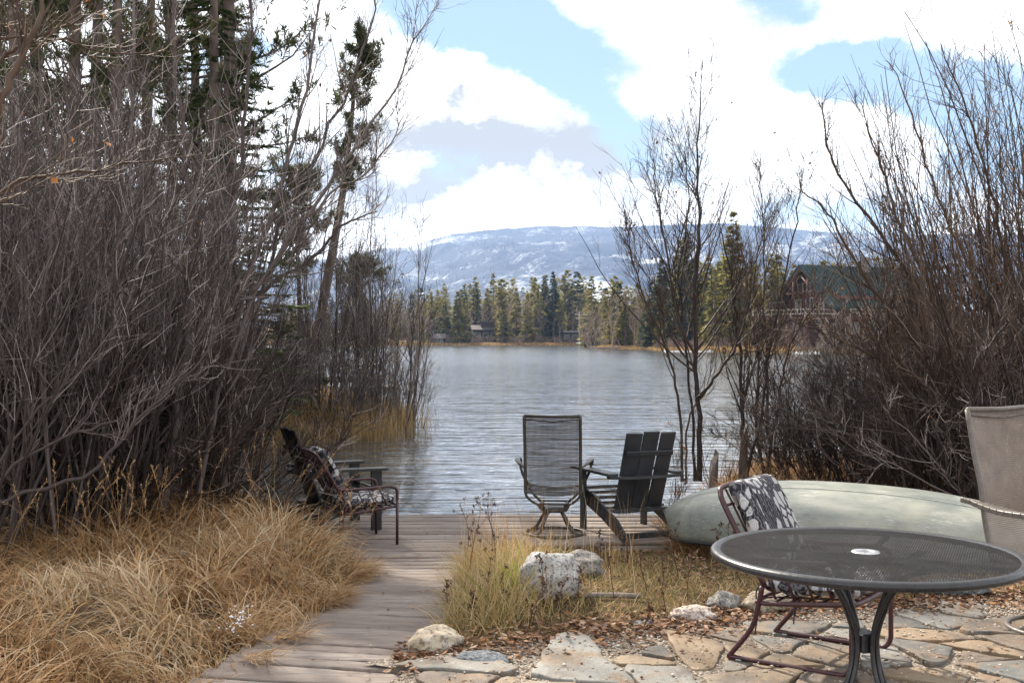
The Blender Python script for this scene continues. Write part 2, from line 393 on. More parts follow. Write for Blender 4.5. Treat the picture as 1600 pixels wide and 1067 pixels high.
def mat_ground():
    m_, t = newmat('soil'); o = t.obj
    sp = t.add('ShaderNodeSeparateXYZ'); t.put(sp.inputs[0], o)
    n = t.noise(o, 3.5, 7, .62); n2 = t.noise(o, 28, 5, .6); n3 = t.noise(o, .12, 4, .6)
    soil = t.ramp(t.m('ADD', t.m('MULTIPLY', n, .5), t.m('MULTIPLY', n2, .5)), [(.3,(.035,.022,.014)),(.5,(.085,.055,.033)),(.62,(.15,.10,.055)),(.75,(.26,.19,.11))])
    far = t.ramp(n3, [(.35,(.13,.09,.04)),(.5,(.28,.19,.10)),(.65,(.40,.29,.17))])
    t.put(t.b.inputs['Base Color'], t.mix(t.rng(sp.outputs[1], 60, 120), soil, far))
    t.b.inputs['Roughness'].default_value = .95; t.b.inputs['Specular IOR Level'].default_value = .1
    bump(t, n2, .8, .03); return m_
tag(mesh_np('ground', np.stack([X.ravel(), Y.ravel(), H], 1), gF, mat_ground(), smooth=True), kind='structure')

# ------------------------------------------------------------------ the lake
def mat_water():
    m_, t = newmat('water'); o = t.obj
    t.b.inputs['Base Color'].default_value = (.05,.053,.053,1); t.b.inputs['IOR'].default_value = 1.6; t.b.inputs['Specular IOR Level'].default_value = .5
    sp = t.add('ShaderNodeSeparateXYZ'); t.put(sp.inputs[0], o)
    calm = t.rng(t.noise(t.mapv(o, (.35,.05,1)), 1, 4, .6), .36, .66, .5, 1.1)
    a = t.noise(t.mapv(o, (.45,2.3,1), (0,0,R(4))), 1.0, 2, .5, .4)
    b_ = t.noise(t.mapv(o, (1.2,6.5,1), (0,0,R(-5))), 1.0, 2, .5, .6)
    wv = t.noise(t.mapv(o, (.10,.55,1), (0,0,R(2))), 1.0, 2, .5)
    h = t.m('ADD', t.m('ADD', t.m('MULTIPLY', a, .078), t.m('MULTIPLY', b_, .026)), t.m('MULTIPLY', wv, .08))
    h = t.m('MULTIPLY', h, calm)
    t.put(t.b.inputs['Roughness'], t.rng(sp.outputs[1], 12, 110, .015, .14))
    nd = t.add('ShaderNodeBump'); t.put(nd.inputs['Height'], h); nd.inputs['Distance'].default_value = 1
    t.put(nd.inputs['Strength'], t.rng(sp.outputs[1], 14, 160, .8, .65)); t.l.new(nd.outputs[0], t.b.inputs['Normal'])
    return m_
wm = MB().raw([(-3000,-28,LAKE),(3000,-28,LAKE),(3000,700,LAKE),(-3000,700,LAKE)], [(0,1,2,3)])
tag(wm.build('lake', mat_water()), kind='structure')

# ------------------------------------------------------------------ the mountain
ridge_px = [-1200,-400,200,420,540,600,640,700,760,850,950,1050,1130,1200,1300,1400,1500,1650,1900,2400,3000]
ridge_py = [ 455, 440,420,408,400,386,383,364,357,351,351,348,346,351,360,364,362,366,380,400,430]
MY = 4300
def mheight(x, y):
    px = x/np.maximum(y,500)*1800+800
    hr = (528-np.interp(px, ridge_px, ridge_py))/1800*MY
    t = np.clip((y-1500)/(MY-1500), 0, 1.6)
    prof = np.where(t < 1, t**1.25, 1-(t-1)*.5)
    rid = np.abs(fbm(x+.35*y, y*.35, 1/520., 5, 31)-.5)*2; rid2 = np.abs(fbm(x-.5*y, y*.5, 1/210., 4, 41)-.5)*2
    env = np.sin(np.pi*np.clip(t, 0, 1))**.7
    return hr*prof*(1-.0*env)-hr*env*(.42*rid+.13*rid2-.1)+(fbm(x,y,1/60.,3,8)-.5)*10*(t > .2)
mx = np.linspace(-3800, 5200, 620); my = np.linspace(1400, 5600, 300)
X, Y = np.meshgrid(mx, my); Z = mheight(X.ravel(), Y.ravel())-6
ii = (np.arange(299)[:,None]*620+np.arange(619)[None]).ravel()
def mat_mountain():
    m_, t = newmat('mountain_slope'); o = t.obj
    g = t.add('ShaderNodeNewGeometry'); sp = t.add('ShaderNodeSeparateXYZ'); t.put(sp.inputs[0], g.outputs['Normal'])
    big = t.noise(t.mapv(o, (1,.45,1.4), (0,0,R(25))), .0028, 5, .62, .6); mid = t.noise(t.mapv(o, (1,.6,1.6)), .009, 5, .65)
    fine = t.noise(t.mapv(o, (1,1,.30)), .075, 3, .75)
    f = t.m('ADD', t.m('ADD', t.m('MULTIPLY', big, 1.15), t.m('MULTIPLY', mid, .5)), t.m('MULTIPLY', sp.outputs[0], -.18))
    snow = t.rng(t.m('ADD', f, t.m('MULTIPLY', t.m('SUBTRACT', fine, .5), .6)), .87, 1.12, 0, .85)
    t.put(t.b.inputs['Base Color'], t.mix(snow, (.035,.05,.085,1), (.66,.70,.76,1)))
    t.b.inputs['Roughness'].default_value = .9; t.b.inputs['Specular IOR Level'].default_value = .1
    bump(t, fine, .6, 8); return m_
tag(mesh_np('mountain', np.stack([X.ravel(), Y.ravel(), Z], 1), np.stack([ii, ii+1, ii+621, ii+620], 1), mat_mountain(), smooth=True), kind='structure')
def burned():
    n = 9000; px = rng.uniform(430, 1750, n); y = rng.normal(MY, 30, n); y[n//3:] = rng.uniform(2600, MY, n-n//3)
    x = (px-800)/1800*y; z = mheight(x, y)-7; h = rng.uniform(7, 15, n); wv = rng.uniform(.25, .6, n)
    V = np.empty((n,3,3)); V[:,0] = np.stack([x-wv, y, z], 1); V[:,1] = np.stack([x+wv, y, z], 1); V[:,2] = np.stack([x+rng.normal(0,1,n), y, z+h], 1)
    V2 = V.copy(); V2[:,0] = np.stack([x, y-wv, z], 1); V2[:,1] = np.stack([x, y+wv, z], 1); V = np.concatenate([V, V2])
    m_, t = newmat('charred_trunk'); t.b.inputs['Base Color'].default_value = (.05,.055,.07,1); t.b.inputs['Roughness'].default_value = .9
    tag(mesh_np('burned_trees', V.reshape(-1,3), np.arange(2*n*3).reshape(-1,3), m_), 'thin burned trees scattered over the snowy mountain and along its ridge', 'trees', kind='stuff')
burned()
# ------------------------------------------------------------------ the air
hm = bpy.data.materials.new('haze'); hm.use_nodes = True; ht = NT(hm.node_tree); ht.n.clear()
ho = ht.add('ShaderNodeOutputMaterial'); hv = ht.add('ShaderNodeVolumePrincipled'); hv.inputs['Color'].default_value = (.42,.62,1,1)
hv.inputs['Density'].default_value = .95e-4; hv.inputs['Anisotropy'].default_value = .2; ht.l.new(hv.outputs[0], ho.inputs['Volume'])
tag(MB().box((0,2900,245), (11000,6200,560)).build('haze', hm), 'pale blue air that fades the far mountain', 'haze', kind='stuff')

# ------------------------------------------------------------------ wooden deck and board walk
def mat_wood(name='weathered_boards'):
    m_, t = newmat(name); o = t.obj; tn = attr(t)
    off = t.add('ShaderNodeCombineXYZ'); t.put(off.inputs[0], t.m('MULTIPLY', tn, 37)); 
    ad = t.add('ShaderNodeVectorMath', operation='ADD'); t.put(ad.inputs[0], o); t.put(ad.inputs[1], off.outputs[0])
    g = t.noise(t.mapv(ad.outputs[0], (1.4,26,5)), 2.2, 6, .65, .4); st = t.noise(t.mapv(o, (1,1.6,1)), 2.1, 5, .65)
    c = t.ramp(g, [(.28,(.08,.064,.056)),(.42,(.24,.20,.175)),(.6,(.35,.30,.27)),(.8,(.45,.41,.375))])
    c = t.mix(t.rng(tn, 0, 1, .0, .75), c, (.15,.118,.10,1)); c = t.mix(t.rng(st, .5, .75, 0, .5), c, (.12,.09,.07,1))
    t.put(t.b.inputs['Base Color'], c); t.b.inputs['Roughness'].default_value = .8; t.b.inputs['Specular IOR Level'].default_value = .25
    bump(t, g, .9, .006); return m_
M['boards'] = mat_wood()
def boards(name, centre, width, y0, y1, z, step, ang=None, th=.035, gap=.019, jit=.012):
    """boards laid across a path: centre(y) is the middle, width(y) the length of the boards"""
    Vs, Fs, Ts = [], [], []; y = y0; o = 0; K = 10
    rg = np.random.default_rng(3)
    while y < y1:
        c, wd, a = centre(y), width(y), (ang(y) if ang else 0); x0 = c-wd/2+rg.normal(0, jit); x1 = c+wd/2+rg.normal(0, jit)
        dz = rg.normal(0, .003); tl = rg.normal(0, .004); bw = step-gap*rg.uniform(.6,1.7); tw = rg.normal(0,.0025)
        xs = np.linspace(x0, x1, K+1); e0 = rg.normal(0, .0016, K+1); e1 = rg.normal(0, .0016, K+1)
        yy = y+(xs-c)*math.tan(a+tw); zz = (z(y) if callable(z) else z)+dz+tl*(xs-c)/wd+rg.normal(0, .0012, K+1)
        b = .005
        ring = [(yy+e0, zz-th),(yy+e0, zz-b),(yy+e0+b, zz),(yy+bw+e1-b, zz),(yy+bw+e1, zz-b),(yy+bw+e1, zz-th)]
        V = np.stack([np.stack([xs, q, s_], 1) for q, s_ in ring], 1).reshape(-1,3); n = 6
        F = [(i*n+j, i*n+(j+1) % n, (i+1)*n+(j+1) % n, (i+1)*n+j) for i in range(K) for j in range(n)]
        F += [(0,1,4,5),(1,2,3,4),(K*n+5,K*n+4,K*n+1,K*n),(K*n+4,K*n+3,K*n+2,K*n+1)]
        Vs.append(V); Fs += [tuple(q+o for q in f) for f in F]; Ts.append(np.full(len(V), rg.random())); o += len(V); y += step
    return mesh_np(name, np.concatenate(Vs), np.array(Fs), M['boards'], tint=np.concatenate(Ts))
wc = lambda y: float(np.interp(y, [3,5.4,6.7,7.9,8.8,9.4], [-1.6,-1.05,-.80,-.76,-.82,-.88]))
tag(boards('path', wc, lambda y: .92, 3.6, 9.28, lambda y: -.02-.15*float(sst(5.2,9.2,y)), .142, lambda y: R(-11*float(sst(8.8,6.2,y)))), kind='structure')
dk = boards('deck', lambda y: float(np.interp(y,[9.3,9.8,9.95,11.5],[-.90,-.86,-.30,-.22])), lambda y: float(np.interp(y,[9.3,9.8,9.95,10.3,11.6],[1.25,1.6,4.1,4.4,4.1])), 9.3, 11.45, DECK, .142, lambda y: R(1.2)); tag(dk, kind='structure')
fr = MB()
for yy in (10.05,10.5,11.3): fr.box((-.3,yy,-.30), (3.8,.045,.18))
for xx in (-1.9,-.8,.4,1.4):
    for yy in (10.6, 11.25): fr.box((xx,yy,-.72), (.12,.12,.90))
fr.box((-.3,11.48,-.27), (4.0,.04,.16)); 
fo = fr.build('deck_frame', M['boards'], dk)
def screws(parent, centre, hw, y0, y1, z, step, name='screw_heads'):
    xs, ys, zs = [], [], []; y = y0
    while y < y1:
        for sx in hw:
            for dy in (.03, .09): xs.append(centre(y)+sx+rng.normal(0,.006)); ys.append(y+dy+rng.normal(0,.004)); zs.append(z(y)+.002)
        y += step
    V, F = lumps(len(xs), np.array(xs), np.array(ys), np.array(zs), np.full(len(xs), .0055), .25); o = mesh_np(name, V, F, M['screw'], parent); return o
m_, t = newmat('rusty_screw'); t.b.inputs['Base Color'].default_value = (.03,.018,.012,1); t.b.inputs['Roughness'].default_value = .6; M['screw'] = m_

# ------------------------------------------------------------------ the flagstone patio
def clip(poly, nx_, ny_, d):
    out = []
    for i in range(len(poly)):
        a, b = poly[i], poly[(i+1) % len(poly)]; da, db = a[0]*nx_+a[1]*ny_-d, b[0]*nx_+b[1]*ny_-d
        if da <= 0: out.append(a)
        if (da < 0) != (db < 0) and da != db:
            t = da/(da-db); out.append((a[0]+(b[0]-a[0])*t, a[1]+(b[1]-a[1])*t))
    return out
PEX, PEY = [-1.2,-.5,0,.4,.9,1.2,1.7,2.5,3.5,6], [5.3,5.7,5.95,6.2,6.3,6.5,6.8,6.95,7.2,7.4]
def patio_edge(x): return float(np.interp(x, PEX, PEY))
rs = random.Random(11)
def area(p): return abs(sum(p[i][0]*p[(i+1) % len(p)][1]-p[(i+1) % len(p)][0]*p[i][1] for i in range(len(p))))/2
def centre(p): return sum(q[0] for q in p)/len(p), sum(q[1] for q in p)/len(p)
def split(p):
    cx_, cy_ = centre(p); sxx = sum((q[0]-cx_)**2 for q in p); syy = sum((q[1]-cy_)**2 for q in p); sxy = sum((q[0]-cx_)*(q[1]-cy_) for q in p)
    a = .5*math.atan2(2*sxy, sxx-syy)+rs.gauss(0,.33); L = math.sqrt(area(p)); nx_, ny_ = math.cos(a), math.sin(a); d = cx_*nx_+cy_*ny_+rs.uniform(-.16,.16)*L
    return clip(p, nx_, ny_, d), clip(p, -nx_, -ny_, -d)
todo = [[(-1.8,2.2),(6.4,2.2),(6.4,7.9),(-1.8,7.9)]]; stones = []
while todo:
    p = todo.pop()
    if area(p) > rs.choice([.04,.08,.14,.20,.28,.36]): todo += [q for q in split(p) if len(q) > 2]; continue
    x, y = centre(p)
    if y > patio_edge(x)-.10 or x < wc(y)+.66 or area(p) < .012: continue
    q = list(p)
    for i in range(len(p)):                         # joints
        a, b = p[i], p[(i+1) % len(p)]; L = math.hypot(b[0]-a[0], b[1]-a[1])
        if L < .02: continue
        nx_, ny_ = (b[1]-a[1])/L, -(b[0]-a[0])/L
        q = clip(q, nx_, ny_, a[0]*nx_+a[1]*ny_-rs.uniform(.004,.022))
        if len(q) < 3: break
    if len(q) < 3: continue
    for i in range(len(p)):                         # knocked-off corners
        cx_, cy_ = centre(q); dx, dy = p[i][0]-cx_, p[i][1]-cy_; L = math.hypot(dx, dy); q = clip(q, dx/L, dy/L, (cx_*dx+cy_*dy)/L+L*rs.uniform(.80,.95))
    if len(q) >= 3 and area(q) > .012: stones.append(q)
def stone_mesh():
    V, F3, F4, T = [], [], [], []
    for k, p in enumerate(stones):
        q = []
        n = len(p)
        for i in range(n):
            a, b = np.array(p[i]), np.array(p[(i+1) % n]); L = np.linalg.norm(b-a)
            if L < .03: q.append((a+b)/2); continue
            m_ = max(2, int(L/.055)); nn = np.array([-(b-a)[1], (b-a)[0]])/L
            for s_ in range(m_):
                t = (s_+.5)/m_; t = .025+.95*t
                q.append(a+(b-a)*t+nn*(fbm(a[0]*5+t*L*9+k, k*3.1, 1., 3, 5)-.42)*.075)
        q = np.array(q); c = q.mean(0); h = .0+rs.uniform(-.004,.010); tl = (rs.gauss(0,.008), rs.gauss(0,.008)); tint = rs.random(); n = len(q); o = len(V)
        rings = [(1, -.05), (1, -.008), (.985, -.002), (.965, 0), (.72, 0), (.4, 0)]
        for s_, dz in rings:
            for pt in q:
                r = c+(pt-c)*s_; z = h+dz+tl[0]*(r[0]-c[0])+tl[1]*(r[1]-c[1])+(float(fbm(r[0],r[1],7.,3,6))-.5)*.010*(s_ < .99)
                V.append((r[0], r[1], z))
        V.append((c[0], c[1], h)); T += [tint]*(n*len(rings)+1)
        for r in range(len(rings)-1):
            for i in range(n): F4.append((o+r*n+i, o+r*n+(i+1) % n, o+(r+1)*n+(i+1) % n, o+(r+1)*n+i))
        for i in range(n): F3.append((o+(len(rings)-1)*n+i, o+(len(rings)-1)*n+(i+1) % n, o+len(rings)*n))
    return V, [np.array(F4), np.array(F3)], T
def mat_flag():
    m_, t = newmat('flagstone'); o = t.obj; tn = attr(t)
    cm = t.add('ShaderNodeCombineXYZ'); t.put(cm.inputs[2], t.m('MULTIPLY', tn, 23))
    ad = t.add('ShaderNodeVectorMath', operation='ADD'); t.put(ad.inputs[0], o); t.put(ad.inputs[1], cm.outputs[0]); v = ad.outputs[0]
    c = t.ramp(tn, [(0,(.13,.14,.145)),(.14,(.27,.275,.27)),(.28,(.17,.125,.095)),(.42,(.25,.185,.12)),(.54,(.12,.118,.115)),(.66,(.31,.225,.14)),(.78,(.135,.098,.078)),(.9,(.24,.24,.23))], 'CONSTANT')
    n = t.noise(v, 3.2, 6, .65, .6); n2 = t.noise(v, 14, 6, .7)
    c = t.mix(t.rng(n, .48, .60, 0, .85), c, (.27,.17,.09,1)); c = t.mix(t.rng(t.noise(v, 4, 6, .65), .50, .62, 0, .8), c, (.10,.08,.07,1))
    c = t.mix(t.rng(n2, .45, .72, 0, .5), c, (.34,.31,.26,1)); c = t.mix(t.rng(t.noise(v, 60, 3, .6), .55, .75, 0, .5), c, (.10,.085,.07,1))
    c = t.mix(1, c, (.72,.70,.67,1), 'MULTIPLY'); t.put(t.b.inputs['Base Color'], c); t.put(t.b.inputs['Roughness'], t.rng(n2, .3, .7, .55, .85))
    lay = t.noise(v, 2.6, 3, .5); lay = t.m('DIVIDE', t.m('FLOOR', t.m('MULTIPLY', lay, 14)), 14)
    bump(t, t.m('ADD', t.m('MULTIPLY', lay, 1.6), t.m('MULTIPLY', n2, .9)), 1, .016); return m_
V, F, T = stone_mesh()
tag(mesh_np('patio', V, F, mat_flag(), tint=T, smooth=False), kind='structure')
# gravel bed sheet under the stones and loose pebbles on it
def mat_gravel():
    m_, t = newmat('gravel'); c = t.ramp(t.vor(t.obj, 95, 'F1', 'Color'), [(.2,(.10,.07,.05)),(.45,(.27,.20,.14)),(.6,(.40,.34,.27)),(.8,(.52,.47,.40))])
    t.put(t.b.inputs['Base Color'], t.mix(t.rng(t.vor(t.obj, 95), .2, .55, 0, .7), c, (.05,.04,.03,1)))
    t.b.inputs['Roughness'].default_value = .9; bump(t, t.vor(t.obj, 95), -1, .008); return m_
gl = [(x, patio_edge(x)+.12+.06*math.sin(7*x)) for x in np.linspace(-.75, 6.0, 60)]
gb = [(6.0,2.4),(-2.2+.62,2.6),(wc(4)+.48,4),(wc(5)+.48,5),(wc(5.6)+.5,5.6)]
pts = gl+gb; mb = MB(); mb.raw([(x,y,-.014) for x,y in pts], [tuple(range(len(pts)))[::-1]])
tag(mb.build('gravel_bed', mat_gravel()), kind='structure')
def in_stone(x, y):
    ins = np.zeros(x.shape, bool)
    for p in stones:
        a = np.ones(x.shape, bool)
        for i in range(len(p)):
            ax, ay = p[i]; bx, by = p[(i+1) % len(p)]; a &= ((bx-ax)*(y-ay)-(by-ay)*(x-ax)) > -.004
        ins |= a
    return ins
def lumps(n, x, y, z, size, flat=.6):
    """n small irregular 8-faced stones"""
    b = np.array([[1,0,0],[0,1,0],[-1,0,0],[0,-1,0],[0,0,1],[0,0,-1]], float); F = np.array([[0,1,4],[1,2,4],[2,3,4],[3,0,4],[1,0,5],[2,1,5],[3,2,5],[0,3,5]])
    V = b[None]*(size[:,None,None]*rng.uniform(.6,1.35,(n,6,1))); a = rng.uniform(0,6.28,n); c, s_ = np.cos(a)[:,None], np.sin(a)[:,None]
    V[:,:,0], V[:,:,1] = V[:,:,0]*c-V[:,:,1]*s_, V[:,:,0]*s_+V[:,:,1]*c; V[:,:,2] *= flat
    V += np.stack([x,y,z],1)[:,None]; return V.reshape(-1,3), (F[None]+(np.arange(n)*6)[:,None,None]).reshape(-1,3)
n = 60000; x = rng.uniform(-1.4, 5.0, n); y = 2.9+(rng.random(n)**.8)*4.7
ok = (y < np.array([patio_edge(q) for q in x])+.15) & (x > np.interp(y,[3,5.4,6.7,7.9],[-1.6,-1.05,-.80,-.76])+.48)
x, y = x[ok], y[ok]; st = in_stone(x, y); ok = ~st | (rng.random(len(x)) < .07); x, y, st = x[ok], y[ok], st[ok]
sz = rng.uniform(.004,.010,len(x))*(1+.6*(rng.random(len(x)) < .1)); V, F = lumps(len(x), x, y, np.where(st, .010, -.009), sz)
m_, t = newmat('pebble'); t.put(t.b.inputs['Base Color'], t.ramp(attr(t), [(0,(.10,.07,.055)),(.3,(.24,.17,.12)),(.6,(.42,.35,.28)),(1,(.60,.55,.48))])); t.b.inputs['Roughness'].default_value = .8; M['pebble'] = m_
tag(mesh_np('pebbles', V, F, m_, tint=np.repeat(rng.random(len(x)), 6)), 'loose tan pea gravel filling the joints between the flagstones', 'gravel', kind='stuff')

screws(bpy.data.objects['path'], wc, (-.36,.36), 3.6, 9.25, lambda y: -.02-.15*float(sst(5.2,9.2,y)), .142); screws(dk, lambda y: -.3, (-1.4,-.5,.5,1.5), 10.01, 11.4, lambda y: DECK, .142)
# ------------------------------------------------------------------ boulders
def mat_rock(name, c1, c2, c3, sc=9, spk=55):
    m_, t = newmat(name); o = t.obj; n = t.noise(o, sc, 7, .65, .3); n2 = t.noise(o, spk, 4, .7)
    c = t.ramp(n, [(.33,c1),(.5,c2),(.68,c3)]); c = t.mix(t.rng(n2, .48, .60, 0, .8), c, tuple(q*.28 for q in c1)+(1,))
    c = t.mix(t.rng(t.noise(o, spk*.7, 3, .7), .55, .7, 0, .5), c, (.62,.6,.57,1)); t.put(t.b.inputs['Base Color'], c)
    t.b.inputs['Roughness'].default_value = .85; t.b.inputs['Specular IOR Level'].default_value = .25; bump(t, t.m('ADD', n, t.m('MULTIPLY', n2, .3)), .8, .03); return m_
M['r_pale'] = mat_rock('granite_pale', (.30,.29,.28), (.44,.43,.42), (.58,.57,.55)); M['r_grey'] = mat_rock('granite_grey', (.13,.125,.12), (.23,.215,.20), (.33,.31,.29))
M['r_tan'] = mat_rock('sandstone', (.33,.26,.18), (.46,.39,.30), (.58,.53,.45), 6, 30); M['r_slate'] = mat_rock('slate', (.07,.085,.10), (.15,.17,.19), (.26,.28,.30), 10, 60)
M['r_pink'] = mat_rock('granite_pink', (.38,.29,.25), (.50,.42,.37), (.60,.55,.50)); M['r_brown'] = mat_rock('granite_brown', (.22,.18,.13), (.33,.27,.20), (.43,.37,.29))
def boulder(loc, size, mat, label, seed, rz=0, flat=0., cuts=5):
    rg = np.random.default_rng(seed); nu, nv = 44, 26; V = []
    u = np.linspace(0, 2*np.pi, nu, endpoint=False); v = np.linspace(-np.pi/2, np.pi/2, nv); U, Vv = np.meshgrid(u, v)
    D = np.stack([np.cos(U)*np.cos(Vv), np.sin(U)*np.cos(Vv), np.sin(Vv)], -1).reshape(-1,3); r = np.ones(len(D))
    for _ in range(cuts+5):                          # broken faces
        n_ = nrm(rg.normal(0,1,3)); d = rg.uniform(.68,.92); q = D@n_; lim = np.where(q > .05, d/np.maximum(q, .05), 9); r = np.where(lim < r, r*.25+lim*.75, r)
    for f, a in ((1.6,.16),(3.7,.08),(8,.035)): r *= 1+a*(fbm(D[:,0]*f+seed, D[:,1]*f+D[:,2]*f*1.7, 1., 3, seed)-.5)*2
    Pn = D*r[:,None]*np.array(size)/2
    ii = np.array([(j*nu+i, j*nu+(i+1) % nu, (j+1)*nu+(i+1) % nu, (j+1)*nu+i) for j in range(nv-1) for i in range(nu)])
    o = mesh_np('boulder', Pn, ii, mat, smooth=True); o.location = loc; o.rotation_euler = (0,0,rz); return tag(o, label, 'rock', 'boulders edging the lawn and patio')
def bpx(px, py, z=None):              # the ground point seen at a photo pixel
    Y = 5
    for _ in range(40):
        x = (px-800)/1800*Y; g = z if z is not None else (max(hz(x, Y), -.02) if Y < 7 else hz(x, Y)); Y = .5*Y+.5*(CAM_Z-g)*1800/(py-528)
    return (px-800)/1800*Y, Y
BL = [(858,934,.37,.32,.34,'r_pale','large pale speckled granite boulder in the grass below the swivel chair',1,.2,.10),
      (906,903,.35,.28,.22,'r_grey','grey rounded boulder just behind the large pale one',2,.5,.06),
      (680,1019,.27,.22,.21,'r_tan','blocky cream sandstone boulder beside the board walk',3,.4,.07),
      (747,1040,.29,.19,.12,'r_slate','low dark slate rock with a white vein at the patio edge',4,.1,.03),
      (1083,972,.27,.20,.15,'r_pink','pinkish flat-topped rock at the edge of the patio',5,.0,.05),
      (1134,953,.21,.17,.15,'r_grey','small rounded grey rock beside the pinkish one',6,.0,.06),
      (1203,958,.30,.22,.18,'r_brown','tan-brown rock behind the curved leg of the red chair',7,.3,.06),
      (1010,980,.18,.12,.09,'r_slate','small dark flat rock among leaves left of the pinkish one',8,.1,.02),
      (940,985,.14,.10,.08,'r_slate','smallest dark stone half buried in grass near the patio',9,.5,.02),
      (1492,934,.46,.22,.14,'r_slate','long low grey rock under the right side of the table',10,.1,.03),
      ]
for px, py, sx, sy, sz_, mt, lb, sd_, rz_, up_ in BL:
    x, y = bpx(px, py); boulder((x, y+sy*.3, max(hz(x,y+sy*.3),-.06)+sz_*.26), (sx*1.08,sy*1.15,sz_*1.1), M[mt], lb, sd_, rz_)
# ------------------------------------------------------------------ furniture materials
def metal(name, c1, c2, rough=.4, spec=.5, metallic=.0, sc=30):
    return simple(name, c1, c2, rough, sc, metallic, .15, .001, spec=spec)
M['black_metal'] = metal('black_metal', (.012,.012,.014), (.028,.028,.032), .36)
M['red_metal'] = metal('oxblood_metal', (.026,.006,.009), (.060,.013,.018), .42)
M['bronze_metal'] = metal('bronze_metal', (.030,.026,.022), (.075,.064,.055), .42)
M['taupe_metal'] = metal('taupe_metal', (.10,.085,.075), (.17,.145,.125), .45)
M['steel'] = metal('worn_steel', (.35,.35,.36), (.55,.55,.56), .35, metallic=.7)
M['char_poly'] = simple('charcoal_lumber', (.014,.015,.019), (.034,.036,.042), .5, 6, 0, .3, .002, (1,1,1))
M['black_poly'] = simple('black_lumber', (.008,.008,.009), (.020,.020,.022), .5, 6, 0, .3, .002)
M['black_cord'] = simple('black_cord', (.01,.01,.01), (.03,.03,.03), .8, 20)
def mat_mesh(name, c1, c2, pitch, hole, axes='xz', rough=.5):
    """woven or perforated sheet with real see-through holes"""
    m_, t = newmat(name); sp = t.add('ShaderNodeSeparateXYZ'); t.put(sp.inputs[0], t.obj); a = sp.outputs[0]; b = sp.outputs['xyz'.index(axes[1])]
    k = 2*math.pi/pitch
    q = t.m('MULTIPLY', t.m('ABSOLUTE', t.m('SINE', t.m('MULTIPLY', a, k/2))), t.m('ABSOLUTE', t.m('SINE', t.m('MULTIPLY', b, k/2*.9))))
    f = t.m('GREATER_THAN', q, 1-hole); n = t.noise(t.obj, 9, 5, .6)
    t.put(t.b.inputs['Base Color'], t.ramp(n, [(.3,c1),(.7,c2)])); t.b.inputs['Roughness'].default_value = rough; t.b.inputs['Specular IOR Level'].default_value = .08 if rough > .7 else .4
    tr = t.add('ShaderNodeBsdfTransparent'); mx = t.add('ShaderNodeMixShader'); t.put(mx.inputs[0], f)
    t.l.new(t.b.outputs[0], mx.inputs[1]); t.l.new(tr.outputs[0], mx.inputs[2]); t.l.new(mx.outputs[0], t.out.inputs[0]); return m_
M['sling_brown'] = mat_mesh('brown_sling', (.022,.016,.012), (.05,.035,.026), .0105, .44)
M['sling_taupe'] = mat_mesh('taupe_sling', (.15,.115,.09), (.24,.19,.155), .010, .22)
M['table_mesh'] = mat_mesh('perforated_top', (.008,.008,.009), (.020,.020,.022), .0125, .20, 'xy', .8)
def mat_cushion():
    m_, t = newmat('leaf_print_fabric'); o = t.obj
    wv = t.noise(o, 5, 3, .5, out=1); ad = t.add('ShaderNodeVectorMath', operation='MULTIPLY_ADD'); t.put(ad.inputs[0], wv); ad.inputs[1].default_value = (.07,.07,.07); t.put(ad.inputs[2], o)
    v = t.mapv(ad.outputs[0], (17,17,10), (0,R(18),0)); e = t.vor(v, 1, 'DISTANCE_TO_EDGE'); f1 = t.vor(v, 1, 'F1')
    cell = t.vor(v, 1, 'F1', 'Color'); sp = t.add('ShaderNodeSeparateColor'); t.put(sp.inputs[0], cell)
    leaf = t.m('MULTIPLY', t.rng(e, .10, .13), t.m('GREATER_THAN', sp.outputs[0], .28))
    vein = t.rng(t.m('ABSOLUTE', t.m('SINE', t.m('MULTIPLY', f1, 24))), .1, .35, .55, 1)
    w2 = t.add('ShaderNodeTexWave'); w2.wave_type = 'BANDS'; t.put(w2.inputs[0], ad.outputs[0]); w2.inputs['Scale'].default_value = 14; w2.inputs['Distortion'].default_value = 9; w2.inputs['Detail Scale'].default_value = 2
    fern = t.m('MULTIPLY', t.m('GREATER_THAN', w2.outputs[1], .66), .42)
    k = t.m('MAXIMUM', t.m('MULTIPLY', leaf, vein), fern)
    t.put(t.b.inputs['Base Color'], t.ramp(k, [(0,(.028,.027,.034)),(.42,(.13,.125,.14)),(1,(.44,.43,.43))])); t.b.inputs['Roughness'].default_value = .9; t.b.inputs['Specular IOR Level'].default_value = .1
    bump(t, t.noise(o, 300, 2), .3, .002); return m_
M['cushion'] = mat_cushion()
